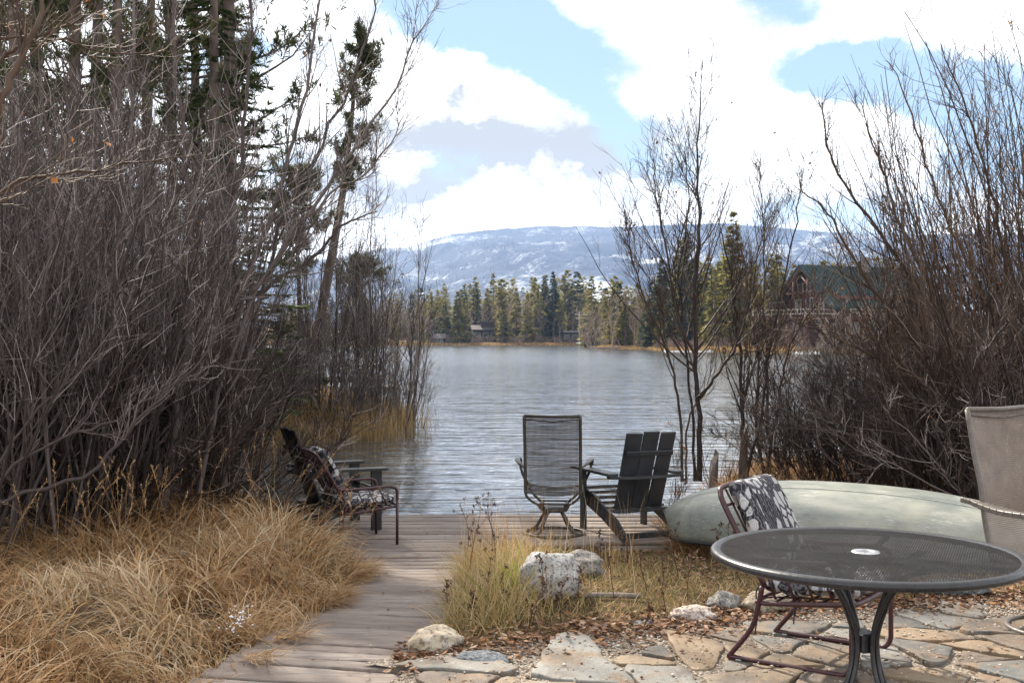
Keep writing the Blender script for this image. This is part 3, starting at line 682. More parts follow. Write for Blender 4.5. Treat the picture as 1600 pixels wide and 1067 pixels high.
def pillow(w_, d_, h_, bend=0, tufts=0, n=30):
    """a padded cushion w_ wide (x), d_ long (z), h_ thick (y), with welted rounded edges"""
    V = []; F = []
    us = np.linspace(-1, 1, n); vs = np.linspace(-1, 1, n)
    for sg in (1, -1):
        for j in range(n):
            for i in range(n):
                u, v = us[i], vs[j]; e = (1-abs(u)**6)*(1-abs(v)**6); th = h_/2*(max(e, 0)**.38)
                pk = 1-.035*math.cos(u*8+v*3)*(1-e)
                if tufts: th -= h_*.10*abs(math.sin((v*.5+.5)*math.pi*tufts))**8*0+h_*.16*math.exp(-(((v*.5+.5)*tufts) % 1-.5)**2*60)*(abs(u) < .99)
                th += .006*math.sin(u*5+1)*math.sin(v*4)
                sx = w_/2*u*(1-.05*v*v*abs(u))*pk; sz = d_/2*v*(1-.04*u*u*abs(v))
                V.append((sx, sg*th+bend*(v*v), sz))
    N = n*n
    for j in range(n-1):
        for i in range(n-1):
            a = j*n+i; F.append((a, a+1, a+n+1, a+n)); F.append((N+a, N+a+n, N+a+n+1, N+a+1))
    for i in range(n-1):
        F += [(i, N+i, N+i+1, i+1), ((n-1)*n+i, (n-1)*n+i+1, N+(n-1)*n+i+1, N+(n-1)*n+i), (i*n, (i+1)*n, N+(i+1)*n, N+i*n), (i*n+n-1, N+i*n+n-1, N+(i+1)*n+n-1, (i+1)*n+n-1)]
    return V, F
def place(VF, loc, rx):
    Mx = Matrix.Rotation(rx, 3, 'X'); return [tuple(Mx @ Vector(v)+Vector(loc)) for v in VF[0]], VF[1]

# all seats: front towards +Y
def cushion_chair(loc, rz, label, sled=True):   # seat hung low in its frame
    r = tag(empty('metal_chair', loc, rz), label, 'chair', 'oxblood metal chairs with leaf-print cushions')
    m_ = M['red_metal']; hw = .29; rad = .0125
    bk = [(-hw,-.16,.40),(-hw,-.26,.58),(-hw,-.375,.80),(-hw+.02,-.405,.855),(-hw+.07,-.42,.885),(0,-.425,.89),(hw-.07,-.42,.885),(hw-.02,-.405,.855),(hw,-.375,.80),(hw,-.26,.58),(hw,-.16,.40)]
    b = MB().tube(spline(bk, 4), rad*1.12, 10)
    for z_, y_ in ((.80,-.375),(.60,-.27),(.47,-.20)): b.tube([(-hw,y_,z_),(0,y_+.015,z_),(hw,y_,z_)], .008, 8)
    for q in range(5): b.tube([(-.2+.1*q,-.19,.45),(-.2+.1*q,-.30,.66),(-.2+.1*q,-.41,.875)], .006, 6)
    b.build('back_frame', m_, r)
    s_ = MB().tube(spline([(-hw,-.2,.385),(-hw,.0,.40),(-hw,.24,.43),(-hw+.04,.29,.435),(0,.30,.435),(hw-.04,.29,.435),(hw,.24,.43),(hw,0,.40),(hw,-.2,.385),(0,-.21,.385),(-hw,-.2,.385)], 3), rad, 10)
    for q in range(6): s_.tube([(-hw,-.12+.075*q,.39+.006*q),(hw,-.12+.075*q,.39+.006*q)], .0065, 6)
    for q in (-.15,0,.15): s_.tube([(q,-.2,.385),(q,.29,.432)], .0055, 6)
    s_.build('seat_frame', m_, r)
    for sx in (-1, 1):
        x = sx*(hw+.012); a = MB()
        a.tube(spline([(sx*hw,-.25,.56),(x,-.2,.545),(x,-.02,.545),(x,.17,.555),(x,.245,.545),(x,.272,.515),(x,.275,.47),(x,.275,.43)], 4), rad*1.05, 10)
        for q in range(4):
            y0 = -.13+.095*q; a.tube([(x,y0+.03,.345+.01*q),(x,y0-.045,.543+.003*q)], .0062, 6)
        a.build('armrest', m_, r)
        if sled:
            l = MB().tube(spline([(x,-.17,.40),(x,-.185,.32),(x,-.225,.18),(x,-.33,.035),(x,-.345,.0135),(x,-.31,.013),(x,-.1,.013),(x,.19,.013),(x,.245,.022),(x,.272,.06),(x,.275,.14),(x,.275,.43)], 4), rad*1.05, 10)
            l.build('leg', m_, r)
            MB().box((x,-.29,.004), (.03,.03,.008), bev=.002).box((x,.14,.004), (.03,.03,.008), bev=.002).build('foot_pad', M['steel'], r)
        else:
            MB().tube([(x,.275,.43),(x,.275,.0)], rad, 10).build('leg', m_, r)
            MB().tube(spline([(x,-.17,.40),(x,-.20,.26),(x,-.23,.12),(x,-.29,0)], 4), rad, 10).build('leg', m_, r)
    V, F = place(pillow(.50,.50,.10, tufts=3), (0,.045,.475), R(-86)); MB().raw(V, F, True).build('seat_cushion', M['cushion'], r)
    for c_ in r.children:
        if c_.name.startswith(('seat_frame','seat_cushion')): c_.location.z = -.07
    V, F = place(pillow(.50,.50,.11, bend=-.015), (0,-.255,.70), R(24)); MB().raw(V, F, True).build('back_cushion', M['cushion'], r)
    for sx, l in ((-1,.30),(-.93,.34),(.95,.28)):
        MB().tube(spline([(sx*.25,-.19,.42),(sx*.27,-.22,.36),(sx*.262,-.215,.42-l*.6),(sx*.275,-.225,.42-l)], 4), .004, 5).build('cushion_tie', M['black_cord'], r)
    return r
def adirondack(loc, rz, label, mt, tilt=0):
    r = tag(empty('adirondack_chair', loc, rz), label, 'chair', 'flat-slatted garden chairs on the deck')
    lean = R(21); y0, z0, L = -.22, .20, .79
    for i, x in enumerate((-.164, 0, .164)):
        a = Vector((x*.97, y0, z0)); Lx = L+(.012 if x == 0 else 0); b = Vector((x*1.02, y0-math.sin(lean)*Lx, z0+math.cos(lean)*Lx))
        MB().bar(a, b, .153, .022, (-x*.6, math.cos(lean), math.sin(lean))).build('back_slat', mt, r)
    yb = lambda z: y0-(z-z0)*math.tan(lean)
    MB().bar((-.23, yb(.76)-.028, .755), (.23, yb(.76)-.028, .755), .022, .045, (0,-.4,1)).build('back_rail', mt, r)
    c = MB(); pts = [(-.36, yb(.56)+.02),(-.30, yb(.56)+.02),(-.27, yb(.56)-.035),(0, yb(.56)-.028),(.27, yb(.56)-.035),(.30, yb(.56)+.02),(.36, yb(.56)+.02),(.36, yb(.56)-.05),(.2, yb(.56)-.105),(0, yb(.56)-.12),(-.2, yb(.56)-.105),(-.36, yb(.56)-.05)]
    c.poly(pts[::-1], .53, .553); c.build('arm_rail', mt, r)
    c = MB(); yq = yb(.25)
    c.poly([(-.29,yq-.02),(-.29,yq-.07),(-.15,yq-.115),(0,yq-.125),(.15,yq-.115),(.29,yq-.07),(.29,yq-.02)], .225, .25); c.build('seat_rail', mt, r)
    for sx in (-1, 1):
        x = sx*.30
        MB().poly([(sx*.265,.34),(sx*.265,yb(.56)-.02),(sx*.30,yb(.56)-.06),(sx*.375,yb(.56)-.04),(sx*.40,.10),(sx*.41,.34)][::sx], .555, .578).build('armrest', mt, r)
        MB().box((sx*.315,.255,.277), (.026,.10,.553), bev=.003).build('leg', mt, r)
        st = MB(); th = .012; prof = [(.29,.365),(.29,.24),(-.10,.14),(-.50,0),(-.66,0),(-.40,.165),(.10,.345)]
        V = [(sx*.285-th, y, z) for y, z in prof]+[(sx*.285+th, y, z) for y, z in prof]; n = len(prof)
        st.raw(V, [tuple(range(n))[::-1], tuple(range(n,2*n))]+[(i,(i+1) % n,(i+1) % n+n,i+n) for i in range(n)]); st.build('leg', mt, r)
    for q in range(5): 
        y = .285-.105*q; z = .372-.034*q; MB().bar((-.30,y,z), (.30,y,z), .094, .02, (0,.3,1)).build('seat_slat', mt, r)
    MB().bar((-.275,-.545,.05), (.275,-.545,.05), .022, .05).build('stretcher', mt, r)
    return r
def sling_chair(loc, rz, label, sling, mt, back_h=1.06, w_=.47, rot=0, open_arm=False, group='high-backed sling swivel chairs'):
    """high sling swivel rocker; rot turns the base ring under the seat"""
    r = tag(empty('swivel_chair', loc, rz), label, 'chair', group)
    prof = [(.27,.40),(.25,.425),(.15,.42),(-.02,.395),(-.15,.385),(-.20,.41),(-.225,.50),(-.25,.62),(-.27,.78),(-.31,.94),(-.36,back_h)]
    sp = [(p[1], p[2]) for p in spline([(0,*p) for p in prof], 4)]; hw = w_/2
    for sx in (-1, 1):
        MB().tube([(sx*hw, y, z) for y, z in sp], .0145, 8).build('side_rail', mt, r)
        ar = MB(); ap = spline([(sx*hw,-.265,.62),(sx*(hw+.05),-.20,.655),(sx*(hw+.085),-.05,.675),(sx*(hw+.09),.16,.665),(sx*(hw+.085),.235,.64),(sx*(hw+.08),.245,.58),(sx*(hw+.05),.20,.50),(sx*hw,.16,.42)], 4)
        if open_arm:
            ap = spline([(sx*(hw+.045),-.36,.70),(sx*(hw+.05),-.27,.69),(sx*(hw+.07),-.1,.665),(sx*(hw+.085),.1,.665),(sx*(hw+.085),.25,.65),(sx*(hw+.08),.28,.58),(sx*(hw+.05),.2,.5),(sx*hw,.16,.42)], 4)
        for i in range(len(ap)-1):
            wd = .045 if 3 < i < 19 else .026; ar.bar(ap[i], ap[i+1], wd*(1.25 if open_arm else 1), .028 if open_arm and i < 17 else .016, (0,.3,1) if i < 17 else (0,1,.2), .004)
        ar.build('armrest', mt, r)
    MB().tube([(-hw, sp[-1][0], sp[-1][1]), (0, sp[-1][0]-.012, sp[-1][1]-.008), (hw, sp[-1][0], sp[-1][1])], .0135, 8).build('top_rail', mt, r)
    nx_ = 12; V = []; F = []
    for j, (y, z) in enumerate(sp):
        for i in range(nx_+1):
            u = i/nx_*2-1; sag = .028*(1-u*u)
            V.append((u*(hw-.006), y-(sag if z > .5 else 0), z-(sag if z <= .5 else 0)))
    for j in range(len(sp)-1):
        for i in range(nx_): a = j*(nx_+1)+i; F.append((a, a+1, a+nx_+2, a+nx_+1))
    MB().raw(V, F, True).build('sling', sling, r)
    MB().tube([(-hw+.01, sp[-1][0]+.004, sp[-1][1]-.03), (0, sp[-1][0]-.0, sp[-1][1]-.055), (hw-.01, sp[-1][0]+.004, sp[-1][1]-.03)], .006, 6).build('sling_hem', mt, r)
    sb = MB()
    for sx in (-1, 1):
        sb.tube(spline([(sx*hw,-.21,.42),(sx*hw*.95,-.2,.36),(sx*hw*.7,-.15,.30),(sx*.13,-.12,.275),(sx*.115,-.1,.245)], 4), .012, 8)
        sb.tube(spline([(sx*hw,.2,.42),(sx*hw*.9,.17,.36),(sx*.13,.1,.28)], 4), .012, 8)
        sb.box((sx*.115,0,.262), (.035,.24,.05), bev=.008)
        for q in range(4): sb.tube([(sx*.115+.022*math.cos(a), -.10+.012*q, .262+.022*math.sin(a)) for a in np.linspace(0,2*np.pi,10,endpoint=False)], .005, 5, closed=True)
    sb.tube([(-.13,-.12,.285),(.13,-.12,.285)], .009, 8); sb.tube([(-.13,.1,.285),(.13,.1,.285)], .009, 8)
    sb.build('spring_frame', mt, r)
    MB().lathe([(0,.245),(.115,.245),(.125,.235),(.125,.215),(.11,.205),(0,.205)], n=28).build('swivel_plate', mt, r)
    for q in range(4):
        a = R(rot+45+90*q); c, s_ = math.cos(a), math.sin(a)
        MB().tube(spline([(.07*c,.07*s_,.215),(.12*c,.12*s_,.17),(.20*c,.20*s_,.055),(.262*c,.262*s_,.022)], 4), .015, 8).build('leg', mt, r)
    MB().tube([(.27*math.cos(a),.27*math.sin(a),.014) for a in np.linspace(0,2*np.pi,40,endpoint=False)], .014, 8, closed=True).build('base_ring', mt, r)
    return r
def on(px, py, z): Y = (CAM_Z-z)*1800/(py-528); return (px-800)/1800*Y, Y
x, y = on(866, 834, DECK); sling_chair((x, y, DECK), R(-5), 'dark brown mesh sling swivel chair with high back facing the lake', M['sling_brown'], M['bronze_metal'], 1.09, .49, 10)
adirondack((1.05, 10.60, DECK), R(21), 'charcoal three-slat chair beside the sling chair, seen from behind', M['char_poly'])
adirondack((-1.62, 10.80, DECK), R(-64), 'black slat-back chair on the far left of the deck behind the red cushioned one', M['black_poly'])
cushion_chair((-1.36, 10.05, DECK), R(-66), 'dark red metal chair with leaf-print cushions among the straw at the deck edge', False).scale = (1,1,.9)
cushion_chair((1.54, 5.80, .0), R(-125), 'dark red sled-base chair with leaf-print cushions pushed under the round mesh table').scale = (1,1,.95)
sling_chair((3.00, 6.30, 0), R(-149), 'taupe mesh sling chair cut by the right edge of the photo beside the table', M['sling_taupe'], M['taupe_metal'], 1.20, .62, 30, open_arm=True)

# round table
TX, TY = 1.388, 4.52
tb = tag(empty('round_table', (TX, TY, 0), R(18)), 'round black mesh-top patio table with a pale umbrella ring in the middle', 'table')
MB().lathe([(.560,.758),(.574,.765),(.590,.763),(.600,.754),(.600,.739),(.590,.731),(.572,.733),(.566,.742),(.560,.758)], n=96).build('rim', M['black_metal'], tb)
d = MB(); n = 72
V = [(0.03*math.cos(2*math.pi*i/n), .03*math.sin(2*math.pi*i/n), .7585) for i in range(n)]+[(.57*math.cos(2*math.pi*i/n), .57*math.sin(2*math.pi*i/n), .7585) for i in range(n)]
d.raw(V, [(i, n+i, n+(i+1) % n, (i+1) % n) for i in range(n)], True); d.build('tabletop', M['table_mesh'], tb)
MB().lathe([(.026,.748),(.026,.762),(.031,.765),(.052,.764),(.056,.760),(.052,.756),(.026,.748)], n=40).build('umbrella_ring', M['steel'], tb)
s_ = MB()
for q in range(4):
    a = R(45+90*q); s_.bar((.05*math.cos(a),.05*math.sin(a),.742), (.57*math.cos(a),.57*math.sin(a),.742), .03, .012)
s_.build('support_bars', M['black_metal'], tb)
for q in range(4):
    a = R(90*q+8); c, s2 = math.cos(a), math.sin(a)
    pr = spline([(.50,.715),(.40,.69),(.27,.62),(.15,.51),(.075,.38),(.048,.26),(.075,.17),(.16,.08),(.29,.012)], 5) if False else spline([(q_*c,q_*s2,z_) for q_, z_ in ((.30,.735),(.21,.70),(.135,.62),(.085,.53),(.055,.45),(.05,.38),(.068,.29),(.12,.19),(.22,.09),(.36,.012))], 5)
    l = MB(); tv = Vector((-s2, c, 0))
    for off in (-.011, .011): l.tube([tuple(Vector(p)+tv*off) for p in pr], .0095, 8)
    l.build('leg', M['black_metal'], tb)
MB().box((0,0,.41), (.078,.078,.075), bev=.006).build('collar', M['black_metal'], tb)

# canoe, upside down
def mat_canoe():
    m_, t = newmat('canoe_shell'); o = t.obj; n = t.noise(t.mapv(o, (1,2,2)), 2.2, 6, .65, .5)
    sc = t.noise(t.mapv(o, (1.2,18,18), (0,R(4),R(9))), 3.2, 3, .5, 1.2); sc2 = t.noise(t.mapv(o, (2,30,30), (0,R(-14),R(-22))), 2.6, 2, .5, 1.5)
    sp = t.add('ShaderNodeSeparateXYZ'); t.put(sp.inputs[0], o)
    c = t.ramp(n, [(.32,(.13,.15,.14)),(.5,(.20,.215,.195)),(.7,(.29,.295,.26))])
    c = t.mix(t.rng(t.noise(o, .9, 4, .6), .45, .62, 0, .6), c, (.40,.385,.31,1))
    msk = t.rng(t.noise(o, 2.6, 4, .6), .46, .62); c = t.mix(t.m('MULTIPLY', msk, t.rng(sc, .58, .68, 0, .7)), c, (.56,.57,.55,1)); c = t.mix(t.m('MULTIPLY', msk, t.rng(sc2, .60, .68, 0, .7)), c, (.60,.60,.58,1)); c = t.mix(t.m('MULTIPLY', t.rng(msk, 0, 1, 1, .1), t.rng(sc, .30, .40, .5, 0)), c, (.13,.145,.14,1))
    t.put(t.b.inputs['Base Color'], c); t.b.inputs['Roughness'].default_value = .48; t.b.inputs['Specular IOR Level'].default_value = .35; bump(t, t.m('ADD', n, t.m('MULTIPLY', sc, .3)), .25, .006); return m_
M['keel'] = simple('worn_keel', (.20,.21,.19), (.42,.42,.38), .6, 9)
def canoe():
    L = 1.66; B = .44; ns, nc = 60, 28; V = []; F = []
    for i in range(ns+1):
        s_ = -1+2*i/ns; a = abs(s_)
        b = B*max(0, 1-a**3.0)**.55+.008; keel = .46-.19*a**2.3-.09*a**9; gun = .13-.13*a**3
        xx = L*s_; ov = .10*(a**8)*(1 if s_ > 0 else -1)
        for j in range(nc+1):
            th = math.pi*j/nc; cx, sx = math.cos(th), math.sin(th); e = .62
            y = b*math.copysign(abs(cx)**e, cx); z = gun+(keel-gun)*sx**.75
            V.append((xx-ov*(1-sx)*.6, y, z))
    for i in range(ns):
        for j in range(nc): k = i*(nc+1)+j; F.append((k, k+1, k+nc+2, k+nc+1))
    o = empty('canoe'); h = MB().raw(V, F, True).build('hull', mat_canoe(), o)
    md = h.modifiers.new('shell', 'SOLIDIFY'); md.thickness = .010; md.offset = -1
    MB().tube([(V[i*(nc+1)+nc//2][0], V[i*(nc+1)+nc//2][1], V[i*(nc+1)+nc//2][2]+.001) for i in range(3, ns-2)], .0045, 6).build('keel_strip', M['keel'], o)
    for sg in (0, nc): MB().tube([V[i*(nc+1)+sg] for i in range(ns+1)], .013, 8).build('gunwale', M['black_poly'], o)
    for xx in (-.75,.1,.85): MB().box((xx,0,.115), (.06 if xx == .1 else .2,.74,.02), bev=.004).build('thwart' if xx == .1 else 'seat', M['boards'], o)
    return tag(o, 'weathered sage-green canoe lying upside down behind the patio', 'canoe')
cn = canoe(); a = np.array([1.49, 9.75]); b = np.array([3.98, 8.55]); c = (a+b)/2
cn.location = (c[0], c[1], -.10); cn.rotation_euler = (R(13), R(1.5), math.atan2(b[1]-a[1], b[0]-a[0])); cn.scale = (.96,1.02,1.10)
# driftwood, stumps, floating log
def log(name, pts, r, mt, label, cat, rs=None, knots=True):
    return tag(MB().tube(spline(pts, 5), r, 12, rs=None if rs is None else list(np.interp(np.linspace(0,1,5*(len(pts)-1)+1), np.linspace(0,1,len(rs)), rs))).build(name, mt), label, cat)
x, y = bpx(925, 935); g = hz(x,y)+.04
log('log', [(x-.05,y,g-.02),(x+.15,y-.02,g-.015),(x+.30,y-.03,g-.02)], .017, M['bark_pale'], 'short pale driftwood log in the grass right of the big boulder', 'log')
def stump(px, py, Yd, h, r, label, lean=0, sd_=0):
    x = (px-800)/1800*Yd; z = hz(x, Yd)-.1
    s_ = MB(); rg = random.Random(sd_); n = 12; K = 8; V = []
    for k in range(K+1):
        t = k/K
        for j in range(n):
            a = 2*math.pi*j/n; rr = r*(1.25-.45*t)*(1+.12*math.sin(3*a+sd_)+rg.uniform(-.06,.06)); zz = z+h*t+(0 if k < K else h*.16*math.sin(a+sd_)*rg.uniform(.4,1.3))
            V.append((x+lean*t+rr*math.cos(a), Yd+rr*math.sin(a), zz))
    s_.raw(V, [(k*n+j, k*n+(j+1) % n, (k+1)*n+(j+1) % n, (k+1)*n+j) for k in range(K) for j in range(n)]+[tuple(K*n+j for j in range(n))])
    return tag(s_.build('stump', M['bark_pale'] if sd_ != 2 else M['bark']), label, 'stump')
stump(1110, 0, 12.6, .78, .055, 'split grey snag right of the tall bare tree trunk at the shore', .04, 1)
stump(1158, 0, 12.9, .85, .05, 'dark leaning broken stump with hanging bark among the shore stems', .03, 2)
stump(1128, 0, 12.4, .30, .05, 'short weathered stub between two snags by the water', 0, 3)
Yl = 19.5; xl = (1165-800)/1800*Yl
log('fallen_log', [(xl,Yl,LAKE+.07),(xl+.9,Yl+.1,LAKE+.10),(xl+2.2,Yl+.05,LAKE+.08)], .10, M['bark'], 'thick fallen log floating in the lake behind the shore stems', 'log')
# ------------------------------------------------------------------ bare shrubs and trees
def shrub_parts(seed, H, ns, spread, lean=(0,0), base_r=.25, k1=11, k2=7, k3=1.6, r=.016, sides=5, wob=.10, curl=.05, tw=.0024, up=.05):
    rg = np.random.default_rng(seed)
    a = rg.uniform(0, 6.28, ns); rr = base_r*np.sqrt(rg.random(ns)); st = np.stack([rr*np.cos(a), rr*np.sin(a), np.full(ns, -.15)], 1)
    d = np.stack([np.cos(a)*spread*rg.uniform(.2,1,ns)+lean[0], np.sin(a)*spread*rg.uniform(.2,1,ns)+lean[1], np.ones(ns)], 1)
    L0 = H*rg.uniform(.6,1.05,ns); r0 = r*rg.uniform(.5,1.2,ns); P0, R0 = level(st, d, L0, 12, r0, r0*.16, wob, curl, rg)
    n1 = ns*k1; p, d1, i, t, rad = kids(P0, R0, n1, .22, .97, .55, rg); L1 = H*.34*(1.15-t)*rg.uniform(.5,1.2,n1); P1, R1 = level(p, d1, L1, 7, rad*.6, np.full(n1, tw*.7), wob*1.1, up*1.6, rg)
    n2 = n1*k2; p, d2, i, t, rad = kids(P1, R1, n2, .15, 1, .7, rg); L2 = H*.085*rg.uniform(.4,1.5,n2); P2, R2 = level(p, d2, L2, 4, np.maximum(rad*.6, tw), np.full(n2, tw*.5), .14, up*1.6, rg)
    n3 = int(n2*k3); p, d3, i, t, rad = kids(P2, R2, n3, .1, 1, .8, rg); L3 = H*.04*rg.uniform(.4,1.5,n3); P3, R3 = level(p, d3, L3, 2, np.full(n3, tw*.8), np.full(n3, tw*.4), .15, .05, rg)
    g = lambda Pt, Rd, n, lo, hi: (*tubes(Pt, Rd, n), np.repeat(np.clip(rg.uniform(lo, hi, len(Pt)), 0, 1), Pt.shape[1]*n))
    A = join([g(P0,R0,sides,0,.8), g(P1,R1,3,.1,.9)]); B = join([g(P2,R2,3,.1,1), g(P3,R3,3,.2,1)])
    return A, B, P2, rg
def leaves_on(P2, rg, n, size, mat, parent, name='leaves'):
    """n small dry leaves hanging on the twigs P2"""
    i = rg.integers(0, len(P2), n); p = P2[i, rg.integers(1, P2.shape[1], n)]; a = nrm(rg.normal(0,1,(n,3))+[0,0,-.8]); b = nrm(np.cross(a, rg.normal(0,1,(n,3)))); s_ = size*rg.uniform(.5,1.2,(n,1))
    V = np.stack([p, p+a*s_*.5+b*s_*.28, p+a*s_, p+a*s_*.5-b*s_*.28], 1).reshape(-1,3)
    return mesh_np(name, V, np.arange(4*n).reshape(-1,4), mat, parent, np.repeat(rg.random(n), 4))
def shrub(name, seed, mat, leaf=0, label=None, cat='shrub', group=None, **kw):
    A, B, P2, rg = shrub_parts(seed, **kw); r = empty(name)
    mesh_np('stems', A[0], np.concatenate(A[1]), mat, r, A[2], True); mesh_np('twigs', B[0], np.concatenate(B[1]), mat, r, B[2], True)
    if leaf: leaves_on(P2, rg, leaf, .045, M['leaf_orange'], r)
    return tag(r, label, cat, group)
def spread_out(protos, spots, labels=None):
    """place the prototypes first, then copies"""
    used = set()
    if callable(labels):
        order = sorted(range(len(spots)), key=lambda q: spots[q][1][0]/spots[q][1][1]); labs = [None]*len(spots)
        for k, q in enumerate(order): labs[q] = labels(ORD[k])
        labels = labs
    for q, (k, loc, rz, sc) in enumerate(spots):
        o = protos[k]
        if k in used: o = dup(o)
        used.add(k); o.location = loc; o.rotation_euler = (0,0,rz); o.scale = (sc,)*3
        if labels: o['label'] = labels[q] if isinstance(labels, list) else labels
    for k, o in enumerate(protos):
        if k not in used:
            for c in list(o.children): bpy.data.objects.remove(c)
            bpy.data.objects.remove(o)
ORD = ['first','second','third','fourth','fifth','sixth','seventh','eighth','ninth','tenth','eleventh','twelfth','thirteenth','fourteenth','fifteenth','sixteenth']
rp = random.Random(5)
LT = 'one of the bare grey willows massed in the tall left thicket'
pr = [shrub('willow_shrub', 100+k, M['twig_grey'], 10 if k % 3 == 0 else 0, LT, 'shrub', 'bare willows of the left thicket', H=5.2, ns=26, spread=.46, base_r=.5, r=.020, k1=8, k2=5, k3=.5, tw=.0032, wob=.07, curl=.03) for k in range(5)]
spots = []
for px, Yd, s_ in [(-60,7.6,.72),(20,8.1,.78),(105,8.4,.75),(185,8.7,.72),(240,9.2,.66),(-120,8.8,.85),(-20,9.6,.85),(60,9.8,.85),(140,10.1,.8),(210,10.4,.75),(-80,11.2,1.0),(10,11.8,.95),(100,12.0,.9),(185,12.4,.85),(235,12.6,.7),
                  (-50,14,1.05),(50,14.4,1.05),(150,14.8,1.0),(215,15.0,.85),(262,15.6,.62),(285,12.4,.42)]:
    x = (px-800)/1800*Yd; spots.append((len(spots) % 5, (x, Yd, hz(x,Yd)), rp.uniform(0,6.28), s_*rp.uniform(.92,1.05)))
spread_out(pr, spots)
# undergrowth: low tangled dark brush that closes the foot of the thicket
LU = 'one of the low tangled dark bushes closing the foot of the left thicket'
pr = [shrub('tangled_bush', 140+k, M['twig_dark'], 0, LU, 'shrub', 'dark undergrowth of the left thicket', H=2.2, ns=54, spread=.7, base_r=.7, r=.015, k1=8, k2=5, k3=.6, tw=.0038, wob=.13) for k in range(3)]
spots = []
for px, Yd in [(-80,9),(0,8.9),(80,9.1),(160,9.3),(230,9.5),(235,9.8),(-40,11),(60,11.2),(150,11.5),(230,11.8),(255,12.2),(0,13.5),(110,13.8),(200,14),(235,14.6),(40,16.5),(160,17),(250,18),(-60,15)]:
    x = (px-800)/1800*Yd; spots.append((len(spots) % 3, (x, Yd, hz(x,Yd)), rp.uniform(0,6.28), rp.uniform(.85,1.2)))
spread_out(pr, spots)

def hero(name, stems, mat, label, cat='tree', seed=1, k1=40, k2=6, k3=1.2, l1=.9, l2=.28, tmin=.3, spread=.5, up=.10, tw=.0026, leaf=0, leafmat=None, n_main=7, group=None, l3=.5, wob=.055):
    """a bare tree from its main stems: each is (pixel points, depth at foot, depth at tip, r0, r1)"""
    rg = np.random.default_rng(seed); r = empty(name); K = 24; Ps, Rs = [], []
    for pts, Y0, Y1, r0, r1 in stems:
        n = len(pts); q = np.array(spline([tuple(P(px, py, Y0+(Y1-Y0)*i/(n-1))) for i, (px, py) in enumerate(pts)], 8)); t = np.linspace(0, len(q)-1, K+1); f = t.astype(int).clip(0, len(q)-2)
        Pt = q[f]*(1-(t-f))[:,None]+q[f+1]*(t-f)[:,None]; Ln = np.linalg.norm(q[-1]-q[0]); Pt[2:-1] += rg.normal(0, .006*Ln**.5, (K-2,3)); Ps.append(Pt); Rs.append(np.linspace(1,0,K+1)**.8*(r0-r1)+r1)
    root = Vector(Ps[0][0]); P0, R0 = np.array(Ps), np.array(Rs); R0[:,0] *= 1.25
    Ls = np.linalg.norm(P0[:,-1]-P0[:,0], axis=1); pr_ = Ls/Ls.sum(); cnt = (pr_*k1*len(stems)).astype(int)+1
    ps = []
    for s_ in range(len(stems)):
        p, d, i, t, rad = kids(P0[s_:s_+1], R0[s_:s_+1], cnt[s_], tmin, .98, spread, rg); ps.append((p, d, t, rad, np.full(cnt[s_], Ls[s_])))
    p, d, t, rad, LL = (np.concatenate([q[k] for q in ps]) for k in range(5)); n1 = len(p)
    P1, R1 = level(p, d, l1*(1.2-t)*rg.uniform(.45,1.25,n1), 8, rad*.45, np.full(n1, tw*.8), wob, up, rg)
    n2 = n1*k2; p, d, i, t, rad = kids(P1, R1, n2, .12, 1, .65, rg); P2, R2 = level(p, d, l2*rg.uniform(.4,1.5,n2), 5, np.maximum(rad*.6, tw), np.full(n2, tw*.5), .12, up, rg)
    n3 = int(n2*k3); p, d, i, t, rad = kids(P2, R2, n3, .1, 1, .75, rg); P3, R3 = level(p, d, l2*l3*rg.uniform(.4,1.5,n3), 3, np.full(n3, tw*.8), np.full(n3, tw*.45), .14, up, rg)
    g = lambda Pt, Rd, n, lo, hi: (*tubes(Pt-np.array(root), Rd, n), np.repeat(rg.uniform(lo, hi, len(Pt)), Pt.shape[1]*n))
    r.location = root
    A = join([g(P0,R0,n_main,.25,.7)]); mesh_np('trunk', A[0], A[1][0], mat, r, A[2], True)
    A = join([g(P1,R1,4,.2,.85)]); mesh_np('branches', A[0], A[1][0], mat, r, A[2], True)
    A = join([g(P2,R2,3,.2,1), g(P3,R3,3,.2,1)]); mesh_np('twigs', A[0], np.concatenate(A[1]), mat, r, A[2], True)
    if leaf: leaves_on(P3-np.array(root), rg, leaf, .05, M[leafmat or 'leaf_litter'], r)
    return tag(r, label, cat, group)
hero('bare_tree', [([(345,730),(355,600),(382,450),(425,330),(460,215),(482,110),(508,-40)],9.6,9.9,.027,.008),
                   ([(335,740),(365,640),(405,480),(440,350),(500,235),(550,130),(580,40),(590,-30)],9.7,10.4,.022,.005)], M['twig_grey'],
     'tall pale-barked bare tree whose twin stems lean right at the edge of the left thicket', seed=21, k1=20, l1=1.0, tmin=.35, k2=5, leaf=25)
hero('bare_tree', [([(350,760),(372,560),(402,470),(450,385),(505,300),(560,225),(615,140),(650,70),(686,2)],9.2,10.6,.024,.003)], M['twig_grey'],
     'bare tree arching far right over the water with its tip against the blue sky', seed=22, k1=22, l1=.95, tmin=.3, k2=5)
hero('bare_tree', [([(310,770),(345,610),(392,470),(430,410),(480,340),(520,300),(565,275),(610,225),(632,180)],8.8,9.6,.018,.003),
                   ([(385,470),(430,440),(490,400),(540,350),(590,330)],9.2,9.6,.02,.004)], M['twig_grey'],
     'low bare tree spreading right in front of the leaning pine', seed=23, k1=20, l1=.7, tmin=.3, k2=5)
